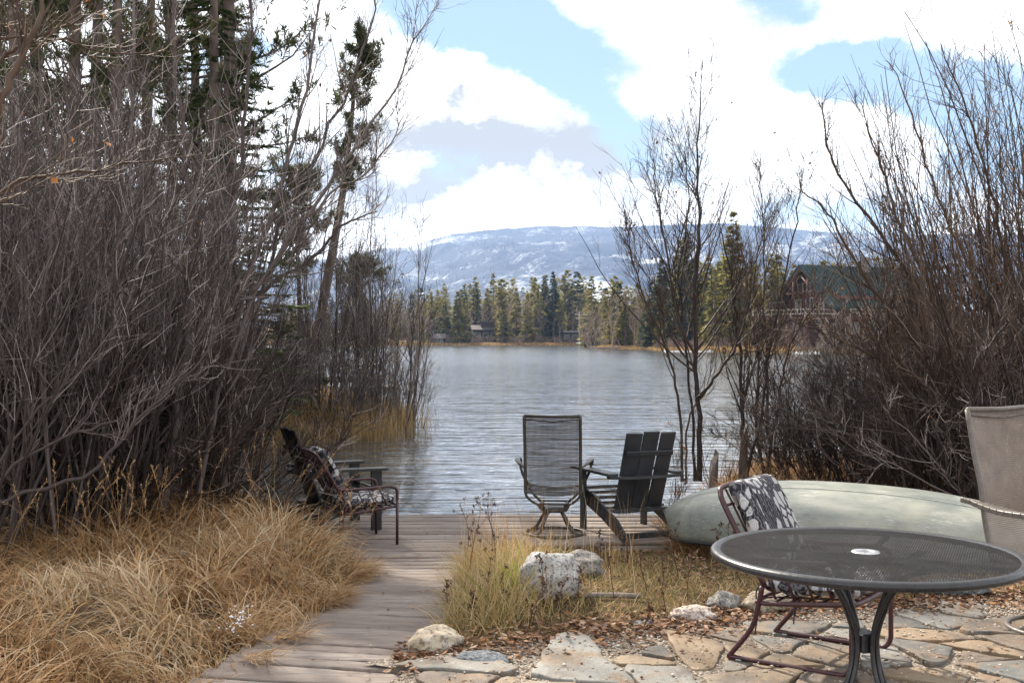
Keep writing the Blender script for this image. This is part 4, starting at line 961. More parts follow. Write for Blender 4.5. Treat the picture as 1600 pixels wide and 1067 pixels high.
hero('bare_tree', [([(255,800),(285,600),(300,400),(285,200),(270,-30)],8.6,8.9,.03,.01),([(255,800),(235,600),(232,400),(205,200),(212,-30)],9.0,9.4,.03,.01),([(255,800),(300,500),(350,350),(385,200),(392,-30)],9.0,9.4,.03,.008)], M['twig_grey'],
     'slender bare tree with three upright pale stems inside the left thicket', seed=24, k1=30, l1=.9, tmin=.2, k2=6)
hero('bare_tree', [([(-140,420),(-20,200),(25,110),(60,30),(75,-40)],4.4,4.6,.018,.006),([(-140,420),(-60,180),(0,95),(60,60),(140,20)],4.4,4.7,.012,.003),([(-140,420),(-40,330),(30,285),(110,272),(200,255),(320,240)],4.5,5.2,.009,.002),([(-140,420),(-80,120),(0,60),(100,70),(230,85),(330,30)],4.5,5.1,.007,.002)], M['twig_brown'],
     'nearest yellowish-brown branches reaching in at the top left corner with a few dry leaves', seed=25, k1=14, l1=.45, tmin=.2, k2=4, l2=.12, leaf=12, leafmat='leaf_orange', tw=.0016)
hero('bare_tree', [([(-60,800),(60,700),(180,655),(290,590),(400,560)],7.2,7.9,.012,.003),([(-60,800),(60,640),(150,560),(210,470)],7.2,7.9,.012,.003),([(-60,800),(130,740),(230,640),(330,540),(390,420)],7.2,7.9,.016,.003)], M['twig_grey'],
     'long bowed bare stems crossing in front of the left thicket', 'shrub', seed=26, k1=16, l1=.4, tmin=.2, k2=4, l2=.12, tw=.002)

# trees between the deck and the right willows
hero('bare_tree', [([(1092,752),(1094,680),(1090,600),(1087,520),(1086,440),(1094,360),(1089,270),(1092,200),(1098,96)],12.9,13.2,.032,.004),
                   ([(1093,620),(1120,585),(1150,540),(1172,470),(1185,400),(1200,330)],12.9,13.4,.019,.003),
                   ([(1089,560),(1060,500),(1045,420),(1030,330),(1020,250)],12.9,12.6,.018,.004),([(1086,752),(1082,640),(1070,540),(1062,430),(1075,330),(1070,240)],13.1,13.3,.018,.004)], M['twig_dark'],
     'tallest bare tree at the shore with a straight trunk right of the charcoal chair', seed=31, k1=32, l1=1.9, tmin=.26, spread=.78, up=.09, k2=6, k3=1.3, l2=.30, leaf=90)
hero('bare_tree', [([(1168,752),(1160,680),(1158,600),(1150,500),(1140,420),(1120,330)],13.3,13.5,.028,.004),([(1166,740),(1190,650),(1200,560),(1222,450),(1245,340),(1250,270)],13.3,13.7,.021,.003)], M['twig_dark'],
     'dark forked bare tree standing right of the tallest one', seed=32, k1=28, l1=1.25, tmin=.25, spread=.6, k2=6, leaf=40)
hero('bare_tree', [([(1196,755),(1180,660),(1185,560),(1170,460),(1160,380)],14.0,14.3,.022,.003),([(1196,750),(1215,640),(1235,540),(1290,450),(1325,370)],14.0,14.3,.021,.003),([(1200,750),(1200,600),(1195,480),(1190,330),(1185,260)],14,14.2,.019,.003)], M['twig_brown'],
     'many-stemmed bare tree in front of the log house', seed=33, k1=34, l1=1.2, tmin=.2, spread=.6, k2=6, leaf=30)
hero('bare_tree', [([(1066,752),(1062,640),(1045,560),(1010,470),(985,395),(975,330)],13.2,13.0,.018,.003),([(1072,755),(1075,660),(1110,600),(1140,560),(1180,540)],13.2,13.4,.014,.003)], M['twig_brown'],
     'thin bare sapling leaning left beside the tallest tree', seed=34, k1=22, l1=.9, tmin=.3, k2=5, leaf=30)
for q, (px, Yd, h_, lb) in enumerate([(1010,11.7,1.0,'wispy knee-high bare sapling just behind the charcoal chair'),(958,12.0,.75,'thin sprig seen between the sling chair and the charcoal chair'),(1052,12.2,1.5,'reddish thin sapling at the shore left of the tall trunk'),(1128,12.8,1.6,'thin-stemmed sapling between the tall trunk and the dark forked tree')]):
    s_ = shrub('bare_sapling', 300+q, M['twig_brown'], 6, lb, 'shrub', H=h_, ns=7, spread=.5, base_r=.12, r=.006, k1=6, k2=4, k3=.8, tw=.0022); x = (px-800)/1800*Yd; s_.location = (x, Yd, hz(x,Yd))
RW = 'one of the tall bare willows leaning left out of the big clump on the right'
pr = [shrub('willow_shrub', 160+k, M['twig_brown'], 14, RW, 'shrub', 'bare willows on the right bank', H=5.2, ns=24, spread=.40, lean=(-.45,0), base_r=.5, r=.020, k1=7, k2=3, k3=.4, tw=.0030, wob=.07, curl=.07) for k in range(4)]
spots = []
for px, Yd, s_ in [(1570,11.6,.80),(1640,11.3,.92),(1710,11.8,1.0),(1620,12.8,.92),(1690,13.2,1.02),(1570,13.6,.8),(1780,12.4,1.1),(1850,12.0,1.15)]:
    x = (px-800)/1800*Yd; spots.append((len(spots) % 4, (x, Yd, hz(x,Yd)), rp.uniform(-.35,.35), s_))
spread_out(pr, spots, lambda o: o+' from the left of the tall bare willows on the right bank')
hero('willow_tree', [([(1600,760),(1545,640),(1470,500),(1380,370),(1310,270),(1290,215),(1285,160)],11.6,12.4,.026,.004),([(1600,760),(1540,600),(1450,440),(1400,330),(1370,240),(1345,160)],11.6,12.0,.024,.004),([(1600,760),(1580,600),(1520,430),(1470,320),(1430,200),(1385,95)],11.6,12.2,.024,.004),
                   ([(1600,760),(1500,620),(1400,500),(1330,400),(1290,330),(1240,290)],11.6,11.2,.022,.004),([(1600,760),(1590,560),(1560,350),(1520,200),(1470,70)],11.6,11.4,.024,.004),([(1600,760),(1480,640),(1370,560),(1290,520),(1230,500)],11.6,11.2,.018,.003)], M['twig_brown'],
     'long-limbed bare willow fanning left across the sky from the right bank', seed=41, k1=26, l1=.85, tmin=.3, spread=.5, k2=3, k3=.5, l2=.24, up=.06, tw=.003)
RG = 'one of the twisted dark bushes behind the canoe under the right willows'
pr = [shrub('tangled_bush', 180+k, M['twig_dark'] if k else M['twig_grey'], 8, RG, 'shrub', 'twisted bushes behind the canoe', H=3.0, ns=34, spread=.55, lean=(-.12,0), base_r=.6, r=.018, k1=8, k2=5, k3=.5, tw=.0038, wob=.16) for k in range(3)]
spots = []
for px, Yd, s_ in [(1265,13.6,.55),(1310,13.0,.62),(1370,12.6,.68),(1430,12.0,.76),(1490,11.4,.8),(1550,11.0,.8),(1610,10.6,.8),(1340,14.2,.66),(1400,13.8,.72),(1460,13.2,.9),(1530,12.6,.9),(1600,12.2,.9),(1670,11.6,.9),(1240,14.4,.5)]:
    x = (px-800)/1800*Yd; spots.append((len(spots) % 3, (x, Yd, hz(x,Yd)), rp.uniform(-.6,.6), s_*rp.uniform(.92,1.08)))
spread_out(pr, spots)
# slender birches on the wooded point
BL_ = 'one of the slender many-stemmed bare birches on the grassy point left of the lake'
pr = [shrub('bare_birch', 200+k, M['twig_grey'], 0, BL_, 'tree', 'bare birches on the point', H=5.6, ns=11, spread=.22, lean=(.12,0), base_r=.8, r=.025, k1=9, k2=4, k3=.5, tw=.0042, wob=.05, curl=.09) for k in range(3)]
spots = []
for px, Yd, s_ in [(505,27,1.0),(535,26.4,.95),(560,28,1.05),(585,27.4,.95),(608,28.6,1.0),(520,31,.8),(470,28,.8),(440,25,.6),(634,29.6,.55)]:
    x = (px-800)/1800*Yd; spots.append((len(spots) % 3, (x, Yd, hz(x,Yd)), rp.uniform(-.5,.5), s_))
spread_out(pr, spots, lambda o: o+' from the left of the slender bare birches on the grassy point')

pr = [shrub('bare_bush', 230+k, M['twig_brown'] if k else M['twig_grey'], 0, 'x', 'shrub', 'low bare bushes on the point', H=2.6, ns=22, spread=.5, base_r=.7, r=.014, k1=7, k2=5, k3=.5, tw=.0045) for k in range(2)]
spots = []
for px, Yd, s_ in [(408,25,1.0),(440,27.5,1.1),(470,25.5,.9),(500,28.5,1.15),(532,26,.85),(556,29.5,1.1),(585,26.6,.8),(607,30.5,1.0),(628,28,.7)]:
    x = (px-800)/1800*Yd; spots.append((len(spots) % 2, (x, Yd, hz(x,Yd)), rp.uniform(0,6.28), s_))
spread_out(pr, spots, lambda o: o+' from the left of the low bare bushes among the birches on the point')

# ------------------------------------------------------------------ conifers
def sprays(p, d, L, wd, rg, up=.0):
    """flat diamond needle sprays at p along d"""
    n = len(p); d = nrm(d); s_ = nrm(np.cross(d, rg.normal(0,.45,(n,3))+[0,0,1])); L = np.broadcast_to(L, (n,))[:,None]; wd = np.broadcast_to(wd, (n,))[:,None]
    return np.stack([p, p+d*L*.45+s_*wd, p+d*L, p+d*L*.45-s_*wd], 1).reshape(-1,3)
def spruce(seed, H, Rr, nb, per, sl, sw, mat, barkm, name='spruce', z0=.06, droop=.35, power=.85, thin=1., parts=True):
    rg = np.random.default_rng(seed); r = empty(name)
    z = H*(z0+(1-z0)*np.sort(rg.random(nb)**.85)); L = Rr*np.maximum(1-z/H, .03)**power*rg.uniform(.62,1.12,nb)*np.minimum(1, .55+z/H*3); a = rg.uniform(0, 6.28, nb)
    out = np.stack([np.cos(a), np.sin(a), np.full(nb, .0)], 1)
    K = 5; Pt = np.empty((nb,K+1,3))
    for k in range(K+1):
        t = k/K; Pt[:,k] = out*(L*t)[:,None]; Pt[:,k,2] += z+L*(.18*(z/H)*t-droop*t*(1-.45*t))
    n = nb*per; i = np.repeat(np.arange(nb), per); t = .12+.88*rg.random(n)**.7; f = t*K; k = np.minimum(f.astype(int), K-1); fr = (f-k)[:,None]
    p = Pt[i,k]*(1-fr)+Pt[i,k+1]*fr; T = nrm(Pt[i,k+1]-Pt[i,k]); side = np.stack([-T[:,1],T[:,0],0*T[:,0]],1)*rg.choice([-1,1],n)[:,None]
    d = T*.75+side*rg.uniform(.1,1.1,(n,1))+np.stack([0*t,0*t,rg.uniform(-.45,.15,n)],1)
    sc = (.55+.6*rg.random(n))*np.clip(L[i]/Rr*1.3+.35, .3, 1.2); V = sprays(p, d, sl*sc, sw*sc, rg)
    bt = rg.random(nb); tint = np.repeat(np.clip(.55*bt[i]+.45*rg.random(n), 0, 1), 4)
    top = sprays(np.tile([[0,0,H*.95]],(14,1)), np.stack([rg.normal(0,.25,14),rg.normal(0,.25,14),np.ones(14)],1), sl*.8, sw*.5, rg)
    V = np.concatenate([V, top]); tint = np.concatenate([tint, np.full(56,.5)])
    Tp = np.array([[[0,0,-.3],[0,0,H*.3],[0,0,H*.7],[0,0,H]]]); TV, TF = tubes(Tp, np.array([[H*.014,H*.011,H*.006,.01]]), 7)
    if parts:
        mesh_np('trunk', TV, TF, barkm, r, None, True)
        BV, BF = tubes(Pt[:,::1], np.linspace(1,.2,K+1)[None]*(L*.012)[:,None]+.004, 3); mesh_np('branches', BV, BF, barkm, r)
        mesh_np('needles', V, np.arange(len(V)).reshape(-1,4), mat, r, tint); return r
    bpy.data.objects.remove(r)
    Vv = np.concatenate([V, TV]); F = [np.arange(len(V)).reshape(-1,4), TF+len(V)]
    return mesh_np(name, Vv, F, [mat, barkm], None, np.concatenate([tint, np.full(len(TV), .5)]), midx=np.concatenate([np.zeros(len(F[0])), np.ones(len(TF))]))
def pine(seed, H, Rr, nb, mat, z0=.3, trunk=None, puffs=9, pl=.16, per=16, power=.6, name='pine', r0=None, skew=0, pw=.012):
    """lodgepole: ragged limbs ending in tufts of needles; trunk = list of points for a leaning stem"""
    rg = np.random.default_rng(seed); r = empty(name); tr = np.array(spline(trunk if trunk else [(0,0,-.3),(.1,0,H*.4),(0,.1,H*.75),(0,0,H)], 6)); K = len(tr)-1
    u = z0+(1-z0)*rg.random(nb)**.9; f = u*K; k = np.minimum(f.astype(int), K-1); base = tr[k]*(1-(f-k))[:,None]+tr[k+1]*(f-k)[:,None]
    prof = np.sin(np.pi*np.clip((u-z0)/(1-z0), 0, 1)**power*.93+.12)*.85+.15; L = Rr*prof*rg.uniform(.35,1.15,nb); a = rg.uniform(0,6.28,nb)
    d = np.stack([np.cos(a)+skew, np.sin(a), rg.uniform(-.2,.45,nb)+.5*u], 1); P0, R0 = level(base, d, L, 6, L*.014+.008, np.full(nb,.005), .13, .06, rg)
    n1 = nb*5; p, dd, i, t, rad = kids(P0, R0, n1, .3, 1, .7, rg); P1, R1 = level(p, dd, L[i]*.35*rg.uniform(.4,1.1,n1), 4, rad*.6, np.full(n1,.004), .15, .12, rg)
    tips = np.concatenate([P0[:,-1], P1[:,-1], P1[rg.integers(0,n1,n1*max(puffs-6,1)//3), 2]]); dirs = nrm(np.concatenate([P0[:,-1]-P0[:,-2], P1[:,-1]-P1[:,-2], rg.normal(0,1,(n1*max(puffs-6,1)//3,3))])+[0,0,.3])
    n = len(tips)*per; j = np.repeat(np.arange(len(tips)), per); dv = nrm(dirs[j]*.7+rg.normal(0,.75,(n,3))); pp = tips[j]-dirs[j]*pl*rg.random((n,1))*1.0
    V = sprays(pp, dv, pl*rg.uniform(.6,1.2,n), pw, rg); tint = np.repeat(np.clip(rg.random(len(tips))[j]*.6+rg.random(n)*.4, 0, 1), 4)
    rr = (r0 or H*.012); TV, TF = tubes(tr[None], np.linspace(1,.12,K+1)[None]*rr, 8); mesh_np('trunk', TV, TF, M['bark'], r, None, True)
    A = join([(*tubes(P0,R0,4), .3), (*tubes(P1,R1,3), .4)]); mesh_np('branches', A[0], np.concatenate(A[1]), M['bark'], r)
    mesh_np('needles', V, np.arange(len(V)).reshape(-1,4), mat, r, tint); return r
def put(o, px, Yd, rz=0, sc=1, dz=0):
    x = (px-800)/1800*Yd; o.location = (x, Yd, hz(x,Yd)+dz); o.rotation_euler = (0,0,rz); o.scale = (sc,)*3; return o
put(tag(spruce(50, 11.5, 1.9, 260, 110, .17, .018, M['needle_green'], M['bark'], z0=.04), 'dense green spruce behind the left thicket, the greenest crown there', 'tree'), 335, 20.5)
put(tag(spruce(51, 5.0, 1.5, 130, 90, .17, .02, M['needle'], M['bark'], z0=.05), 'small dark spruce near the water at the root of the point', 'tree'), 395, 24.5)
put(tag(spruce(52, 2.6, 1.3, 60, 80, .20, .03, M['needle_green'], M['bark'], z0=.05), 'low bushy spruce at the foot of the leaning pine', 'tree'), 455, 27)
put(tag(pine(53, 15.5, 3.0, 95, M['needle'], .22, puffs=12, pl=.20, per=18, pw=.016), 'big dark pine whose limbs reach out over the greenest spruce', 'tree'), 352, 23.5)
Yp = 31.; base = P(478, 618, Yp); lean = [tuple(P(px, py, Yp)-base) for px, py in [(478,628),(500,500),(522,380),(536,300),(548,200),(556,120),(566,52)]]
lp = tag(pine(54, 10, 1.1, 64, M['needle'], .50, trunk=lean, puffs=9, pl=.17, per=15, r0=.16, skew=.45, power=.8, pw=.017), 'leaning pine with a bare lower trunk standing out against the bright cloud', 'tree'); lp.location = base
put(tag(pine(55, 6.0, 1.25, 60, M['needle'], .48, puffs=9, pl=.17, per=15, r0=.09, pw=.017), 'slim half-bare pine between the dark spruce and the leaning pine', 'tree'), 462, 29)
put(tag(pine(56, 4.0, 1.1, 34, M['needle'], .6, puffs=9, pl=.17, per=15, r0=.08, pw=.017), 'low round-topped pine just behind the birches', 'tree'), 566, 33)
PB = 'one of the tall dark pines rising behind the left thicket'
pr = [tag(pine(60+k, 14, 2.3, 66, M['needle'], .12, puffs=11, pl=.22, per=15, pw=.018), PB, 'tree', 'dark pines behind the left thicket') for k in range(3)]
spots = []
for px, Yd, s_ in [(30,19,.95),(110,22,1.0),(190,20,.95),(262,24,1.05),(-60,22,1.05),(60,27,1.2),(150,30,1.25),(235,31,1.2),(310,33,1.2),(0,34,1.3),(-120,28,1.2),(350,42,1.0),(120,41,1.3)]:
    x = (px-800)/1800*Yd; spots.append((len(spots) % 3, (x, Yd, hz(x,Yd)), rp.uniform(0,6.28), s_*rp.uniform(.9,1.05)))
spread_out(pr, spots, lambda o: o+' from the left of the tall dark pines behind the left thicket')

# far shore forest
farl = 'one of the many sunlit conifers in the dense forest along the far shore'
fard = 'one of the darker blue-green conifers in the dense forest along the far shore'
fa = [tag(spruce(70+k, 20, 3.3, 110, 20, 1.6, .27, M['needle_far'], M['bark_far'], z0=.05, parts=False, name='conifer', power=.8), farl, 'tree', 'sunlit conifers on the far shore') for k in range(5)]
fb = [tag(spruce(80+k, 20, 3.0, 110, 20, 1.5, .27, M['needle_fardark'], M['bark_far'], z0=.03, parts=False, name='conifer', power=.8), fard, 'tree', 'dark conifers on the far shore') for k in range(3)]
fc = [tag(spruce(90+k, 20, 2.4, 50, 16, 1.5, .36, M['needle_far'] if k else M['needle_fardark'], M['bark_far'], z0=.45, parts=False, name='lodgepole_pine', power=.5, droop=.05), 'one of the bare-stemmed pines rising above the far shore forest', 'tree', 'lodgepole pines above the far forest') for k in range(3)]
protos = fa+fb+fc; spots = []
def shoreY(px):
    """depth of the far shore along a pixel column"""
    Ys = np.arange(130, 345, 1.); xs = (px-800)/1800*Ys; s_ = sdf(FAR, xs, Ys); k = np.argmax(s_ > 0); return Ys[k]
def top_at(px): return float(np.interp(px, [380,560,640,700,760,830,880,930,980,1020,1060,1120,1180,1240,1330,1450,1600], [455,455,450,436,430,428,420,424,432,432,395,392,402,405,398,385,380]))
rf = random.Random(8)
for q in range(296):
    px = rf.uniform(560, 1330) if q < 270 else rf.uniform(330, 560); back = rf.random()**1.6*80+(5 if px < 1020 else 9); Yd = shoreY(px)+back
    if abs(px-757) < 24 and back < 34 or abs(px-912) < 36 and back < 20: back += 38; Yd += 38
    if 1195 < px < 1450 and back < 45: Yd += 60
    x = (px-800)/1800*Yd; g = hz(x, Yd); ht_ = ((528-top_at(px))/1800*Yd+1.6-g)*(rf.uniform(.55,1.03) if rf.random() < .75 else rf.uniform(.3,.6))*(.84+.16*min(1,back/50))
    k = rf.choice([0,1,2,3,4,0,1,2,3,4,5,6,7]) if rf.random() < .84 else 8+rf.randrange(3)
    if k >= 8: ht_ *= 1.12
    spots.append((k, (x, Yd, g-.1), rf.uniform(0,6.28), max(ht_, 5)/20))
spread_out(protos, spots)
def single(k, px, top, Yd, label, wide=1.):
    x = (px-800)/1800*Yd; g = hz(x, Yd); h_ = (528-top)/1800*Yd+1.6-g; o = spruce(400+k, h_, h_*.17*wide, 170, 24, h_*.075, h_*.013, M['needle_fardark'] if k % 2 else M['needle_far'], M['bark_far'], z0=.03); o.location = (x, Yd, g-.1); tag(o, label, 'tree')
single(1, 1074, 362, 205, 'broad dark conifer, tallest left of the green-roofed house', 1.2)
single(3, 1034, 405, 212, 'dark conifer just left of the broad one behind the bare tall tree', 1.1)
single(5, 1018, 440, 214, 'dark pointed conifer at the left edge of the right shore grove', 1.1)
single(2, 1146, 330, 200, 'tallest narrow spruce rising above the mountain ridge', .75)
single(4, 1205, 395, 215, 'sunlit conifer just left of the green-roofed house', .9)
single(7, 864, 424, 345, 'tall dark conifer pair in the middle of the far shore', .85)
single(9, 695, 470, 340, 'dark blue-green conifer at the shore left of the brown cabin', 1.25)
single(11, 958, 455, 255, 'dark conifer right of the utility pole by the small far dock', 1.1)
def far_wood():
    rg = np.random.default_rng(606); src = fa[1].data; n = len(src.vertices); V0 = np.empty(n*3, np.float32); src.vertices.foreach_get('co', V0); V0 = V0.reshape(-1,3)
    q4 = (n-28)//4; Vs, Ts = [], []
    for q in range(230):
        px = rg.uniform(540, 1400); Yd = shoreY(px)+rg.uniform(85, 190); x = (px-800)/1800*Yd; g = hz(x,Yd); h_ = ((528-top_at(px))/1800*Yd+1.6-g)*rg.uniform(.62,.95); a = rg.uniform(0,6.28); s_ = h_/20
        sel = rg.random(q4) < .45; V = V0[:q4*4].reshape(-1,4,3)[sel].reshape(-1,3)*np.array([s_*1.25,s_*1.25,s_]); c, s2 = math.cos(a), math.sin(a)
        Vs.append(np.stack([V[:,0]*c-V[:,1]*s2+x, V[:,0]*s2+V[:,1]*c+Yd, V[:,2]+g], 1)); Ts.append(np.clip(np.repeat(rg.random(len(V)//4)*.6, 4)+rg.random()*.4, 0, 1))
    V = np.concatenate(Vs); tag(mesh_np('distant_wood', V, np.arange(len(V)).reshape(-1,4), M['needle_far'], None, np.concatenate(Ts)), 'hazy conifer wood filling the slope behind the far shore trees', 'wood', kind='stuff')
far_wood()
# bare aspens and lakeside brush of the far shore
def farbush(seed, H, ns, spread, mat, r=.05, tw=.03, k1=8, k2=4):
    A, B, P2, rg = shrub_parts(seed, H=H, ns=ns, spread=spread, base_r=H*.25, r=r, k1=k1, k2=k2, k3=.01, tw=tw, sides=3); V, F, T = join([(A[0],np.concatenate(A[1]),A[2]), (B[0],np.concatenate(B[1]),B[2])])
    return mesh_np('bare_bush', V, np.concatenate(F), mat, None, T)
ba = []
for k in range(4):
    o = farbush(500+k, 10, 9, .22, M['twig_far'], .10, .035); o.name = 'bare_aspen'; ba.append(tag(o, 'one of the pale bare aspens among the far shore conifers', 'tree', 'bare aspens on the far shore'))
bb = [tag(farbush(510+k, 4.5, 26, .65, M['twig_farred'] if k % 2 else M['twig_far'], .035, .024), 'one of the bare bushes lining the edge of the far shore', 'shrub', 'bare bushes on the far shore') for k in range(4)]
spots = []
for q in range(34):
    px = rf.uniform(560, 1240) if q > 14 else rf.choice([rf.uniform(640,690), rf.uniform(800,850), rf.uniform(880,1000), rf.uniform(910,960)])
    back = rf.uniform(3, 50); Yd = shoreY(px)+back; x = (px-800)/1800*Yd; spots.append((rf.randrange(4), (x, Yd, hz(x,Yd)), rf.uniform(0,6.28), rf.uniform(.7,1.5)*(Yd/340)**.4))
spread_out(ba, spots)
for q, px in enumerate((1268,1300,1335,1372,1410,1450)):
    Yd = 153+1.5*(q % 3); x = (px-800)/1800*Yd; o = dup(ba[q % 4], (x, Yd, hz(x,Yd)-.1), 1.3*q, (.62+.08*(q % 3),)*3); tag(o, ORD[q]+' from the left of the bare aspens before the log house', None, 'bare aspens before the log house')
spots = []
for q in range(110):
    px = rf.uniform(380, 1300); Yd = shoreY(px)+rf.uniform(2.5, 9 if rf.random() < .8 else 26); x = (px-800)/1800*Yd; spots.append((rf.randrange(4), (x, Yd, hz(x,Yd)), rf.uniform(0,6.28), rf.uniform(.3,.75)*(Yd/340)**.6))
spread_out(bb, spots)
# ------------------------------------------------------------------ buildings and docks round the lake
M['log_red'] = simple('red_brown_logs', (.055,.022,.015), (.135,.055,.035), .7, 3, 0, .3, .02, (.3,.3,6))
M['log_dark'] = simple('dark_cladding', (.035,.025,.022), (.08,.06,.05), .8, 2, 0, .3, .02, (1,1,3))
M['roof_green'] = simple('green_metal_roof', (.006,.020,.020), (.012,.032,.031), .9, 1, 0, .2, .01)
M['roof_dark'] = simple('dark_shingles', (.05,.045,.045), (.12,.10,.10), .85, 3, 0, .4, .02)
M['roof_pale'] = simple('pale_flat_roof', (.20,.19,.19), (.36,.34,.34), .8, 2, 0, .2, .02)
M['pale_wood'] = simple('pale_timber', (.36,.30,.25), (.55,.49,.43), .8, 3, 0, .3, .01, (1,1,4))
M['grey_wood'] = simple('grey_timber', (.10,.085,.075), (.25,.22,.20), .85, 3, 0, .4, .01, (1,6,1))
M['white'] = simple('white_paint', (.66,.66,.66), (.80,.80,.80), .5, 3)
M['blue'] = simple('blue_plastic', (.01,.14,.42), (.02,.20,.55), .4, 3)
gm, t = newmat('window_glass'); t.b.inputs['Base Color'].default_value = (.03,.04,.045,1); t.b.inputs['Roughness'].default_value = .05; M['glass'] = gm
def log_house():
    x0 = (1262-800)/1800*166; r = tag(empty('log_house', (x0+.5, 166, 0), R(24)), 'red-brown log house with a green metal roof and raised deck seen through the right willows', 'house')
    g = 1.6; Lx, Wy, zr, ze, zf = 17., 11., 12.1, 7.0, 4.5
    wl = MB(); 
    wl.raw([(0,-Wy/2,g-.8),(0,Wy/2,g-.8),(0,Wy/2,ze+.6),(0,0,zr-.45),(0,-Wy/2,ze+.6),(Lx,-Wy/2,g-.8),(Lx,Wy/2,g-.8),(Lx,Wy/2,ze+.6),(Lx,0,zr-.45),(Lx,-Wy/2,ze+.6)],
           [(4,3,2,1,0),(5,6,7,8,9),(0,5,9,4),(1,2,7,6)])
    z = g-.6
    while z < ze+.3:
        wl.tube([(-.25,-Wy/2,z),(Lx+.25,-Wy/2,z)], .17, 6); wl.tube([(0,-Wy/2-.25,z),(0,Wy/2+.25,z)], .17, 6); z += .36
    wl.build('wall', M['log_red'], r)
    rf_ = MB()
    for sg in (-1, 1):
        a = (sg*(Wy/2+1.3)); sl = (zr-ze)/(Wy/2); z1 = zr-abs(a)*sl
        rf_.raw([(-2.2,0,zr),(Lx+1,0,zr),(Lx+1,a,z1),(-2.2,a,z1),(-2.2,0,zr-.3),(Lx+1,0,zr-.3),(Lx+1,a,z1-.3),(-2.2,a,z1-.3)], [(0,1,2,3),(7,6,5,4),(3,2,6,7),(0,3,7,4),(1,5,6,2)])
        for q in range(32): xx = -2.2+q*(Lx+3.2)/31; rf_.bar((xx,0,zr+.03),(xx,a,z1+.03), .06, .06, (0,sg*.6,1), 0)
    roof = rf_.build('roof', M['roof_green'], r)
    MB().box((9,-1.0,zr+.2), (1.1,1.1,2.2)).build('chimney', M['r_grey'], roof)
    tr = MB()
    for y_ in (-4.6,-1.6,1.6,4.6): tr.tube([(-1.9,y_,zf),(-1.9,y_,zr-abs(y_)*.92-.5)], .17, 8)
    tr.tube([(-1.9,-4.8,8.0),(-1.9,4.8,8.0)], .16, 8); tr.tube([(-1.9,-3,8.0),(-1.9,0,10.6)], .13, 8); tr.tube([(-1.9,3,8.0),(-1.9,0,10.6)], .13, 8)
    for sg in (-1,1): tr.tube([(-1.95,sg*6.4,zr-6.4*.93-.25),(-1.95,0,zr-.35)], .16, 8)
    tr.build('gable_truss', M['log_red'], r)
    for (a, b, c_, d_) in [(-3.2,-1.9,5.0,7.2),(-.9,.9,5.0,7.4),(1.9,3.2,5.0,7.2),(-1.6,1.6,8.3,9.6)]:
        f = MB()
        for q in ((a,c_,a+.12,d_),(b-.12,c_,b,d_),(a,c_,b,c_+.12),(a,d_-.12,b,d_)): f.box((-.24,(q[0]+q[2])/2,(q[1]+q[3])/2), (.1,max(q[2]-q[0],.12),max(q[3]-q[1],.12)))
        f = f.build('window', M['pale_wood'], r); MB().box((-.19,(a+b)/2,(c_+d_)/2), (.04,b-a-.2,d_-c_-.2)).build('pane', M['glass'], f)
    for xx in (3,6.5,10,13.5):
        for z0_ in (2.2,5.1):
            f = MB()
            for dx, dz, sx, sz in ((-.7,0,.12,1.5),(.7,0,.12,1.5),(0,.75,1.5,.12),(0,-.75,1.5,.12)): f.box((xx+dx,-Wy/2-.22,z0_+.8+dz), (sx,.1,sz))
            f = f.build('window', M['pale_wood'], r); MB().box((xx,-Wy/2-.17,z0_+.8), (1.3,.04,1.4)).build('pane', M['glass'], f)
    dkk = MB().box((-3.0,0,zf-.15), (6.0,12.5,.3)).box((6,-Wy/2-1.6,zf-.15), (12.2,3.0,.3)); dkk.build('deck_floor', M['log_red'], r)
    ps = MB()
    for x_, y_ in ((-5.7,-6),(-5.7,0),(-5.7,6),(-2,-6),(3,-8.4),(8,-8.4),(12,-8.4)): ps.tube([(x_,y_,g-1.2),(x_,y_,zf-.2)], .24, 8)
    ps.build('deck_posts', M['log_red'], r)
    rl = MB()
    for zz in (zf+.45, zf+1.05): rl.bar((-5.9,-6.1,zz),(-5.9,6.1,zz),.08,.10).bar((-5.9,-6.1,zz),(0,-6.1,zz),.08,.10).bar((0,-8.4,zz),(12,-8.4,zz),.08,.10)
    for q in range(9): rl.box((-5.9,-6+1.5*q,zf+.5), (.12,.12,1.1))
    for q in range(9): rl.box((1.5*q,-8.4,zf+.5), (.12,.12,1.1))
    rl.build('railing', M['pale_wood'], r)
    st_ = MB()
    for q in range(9): st_.box((-4.2+.0*q,-6.6-.28*q,zf-.3-.33*q), (1.3,.3,.06))
    st_.build('stairs', M['pale_wood'], r)
log_house()
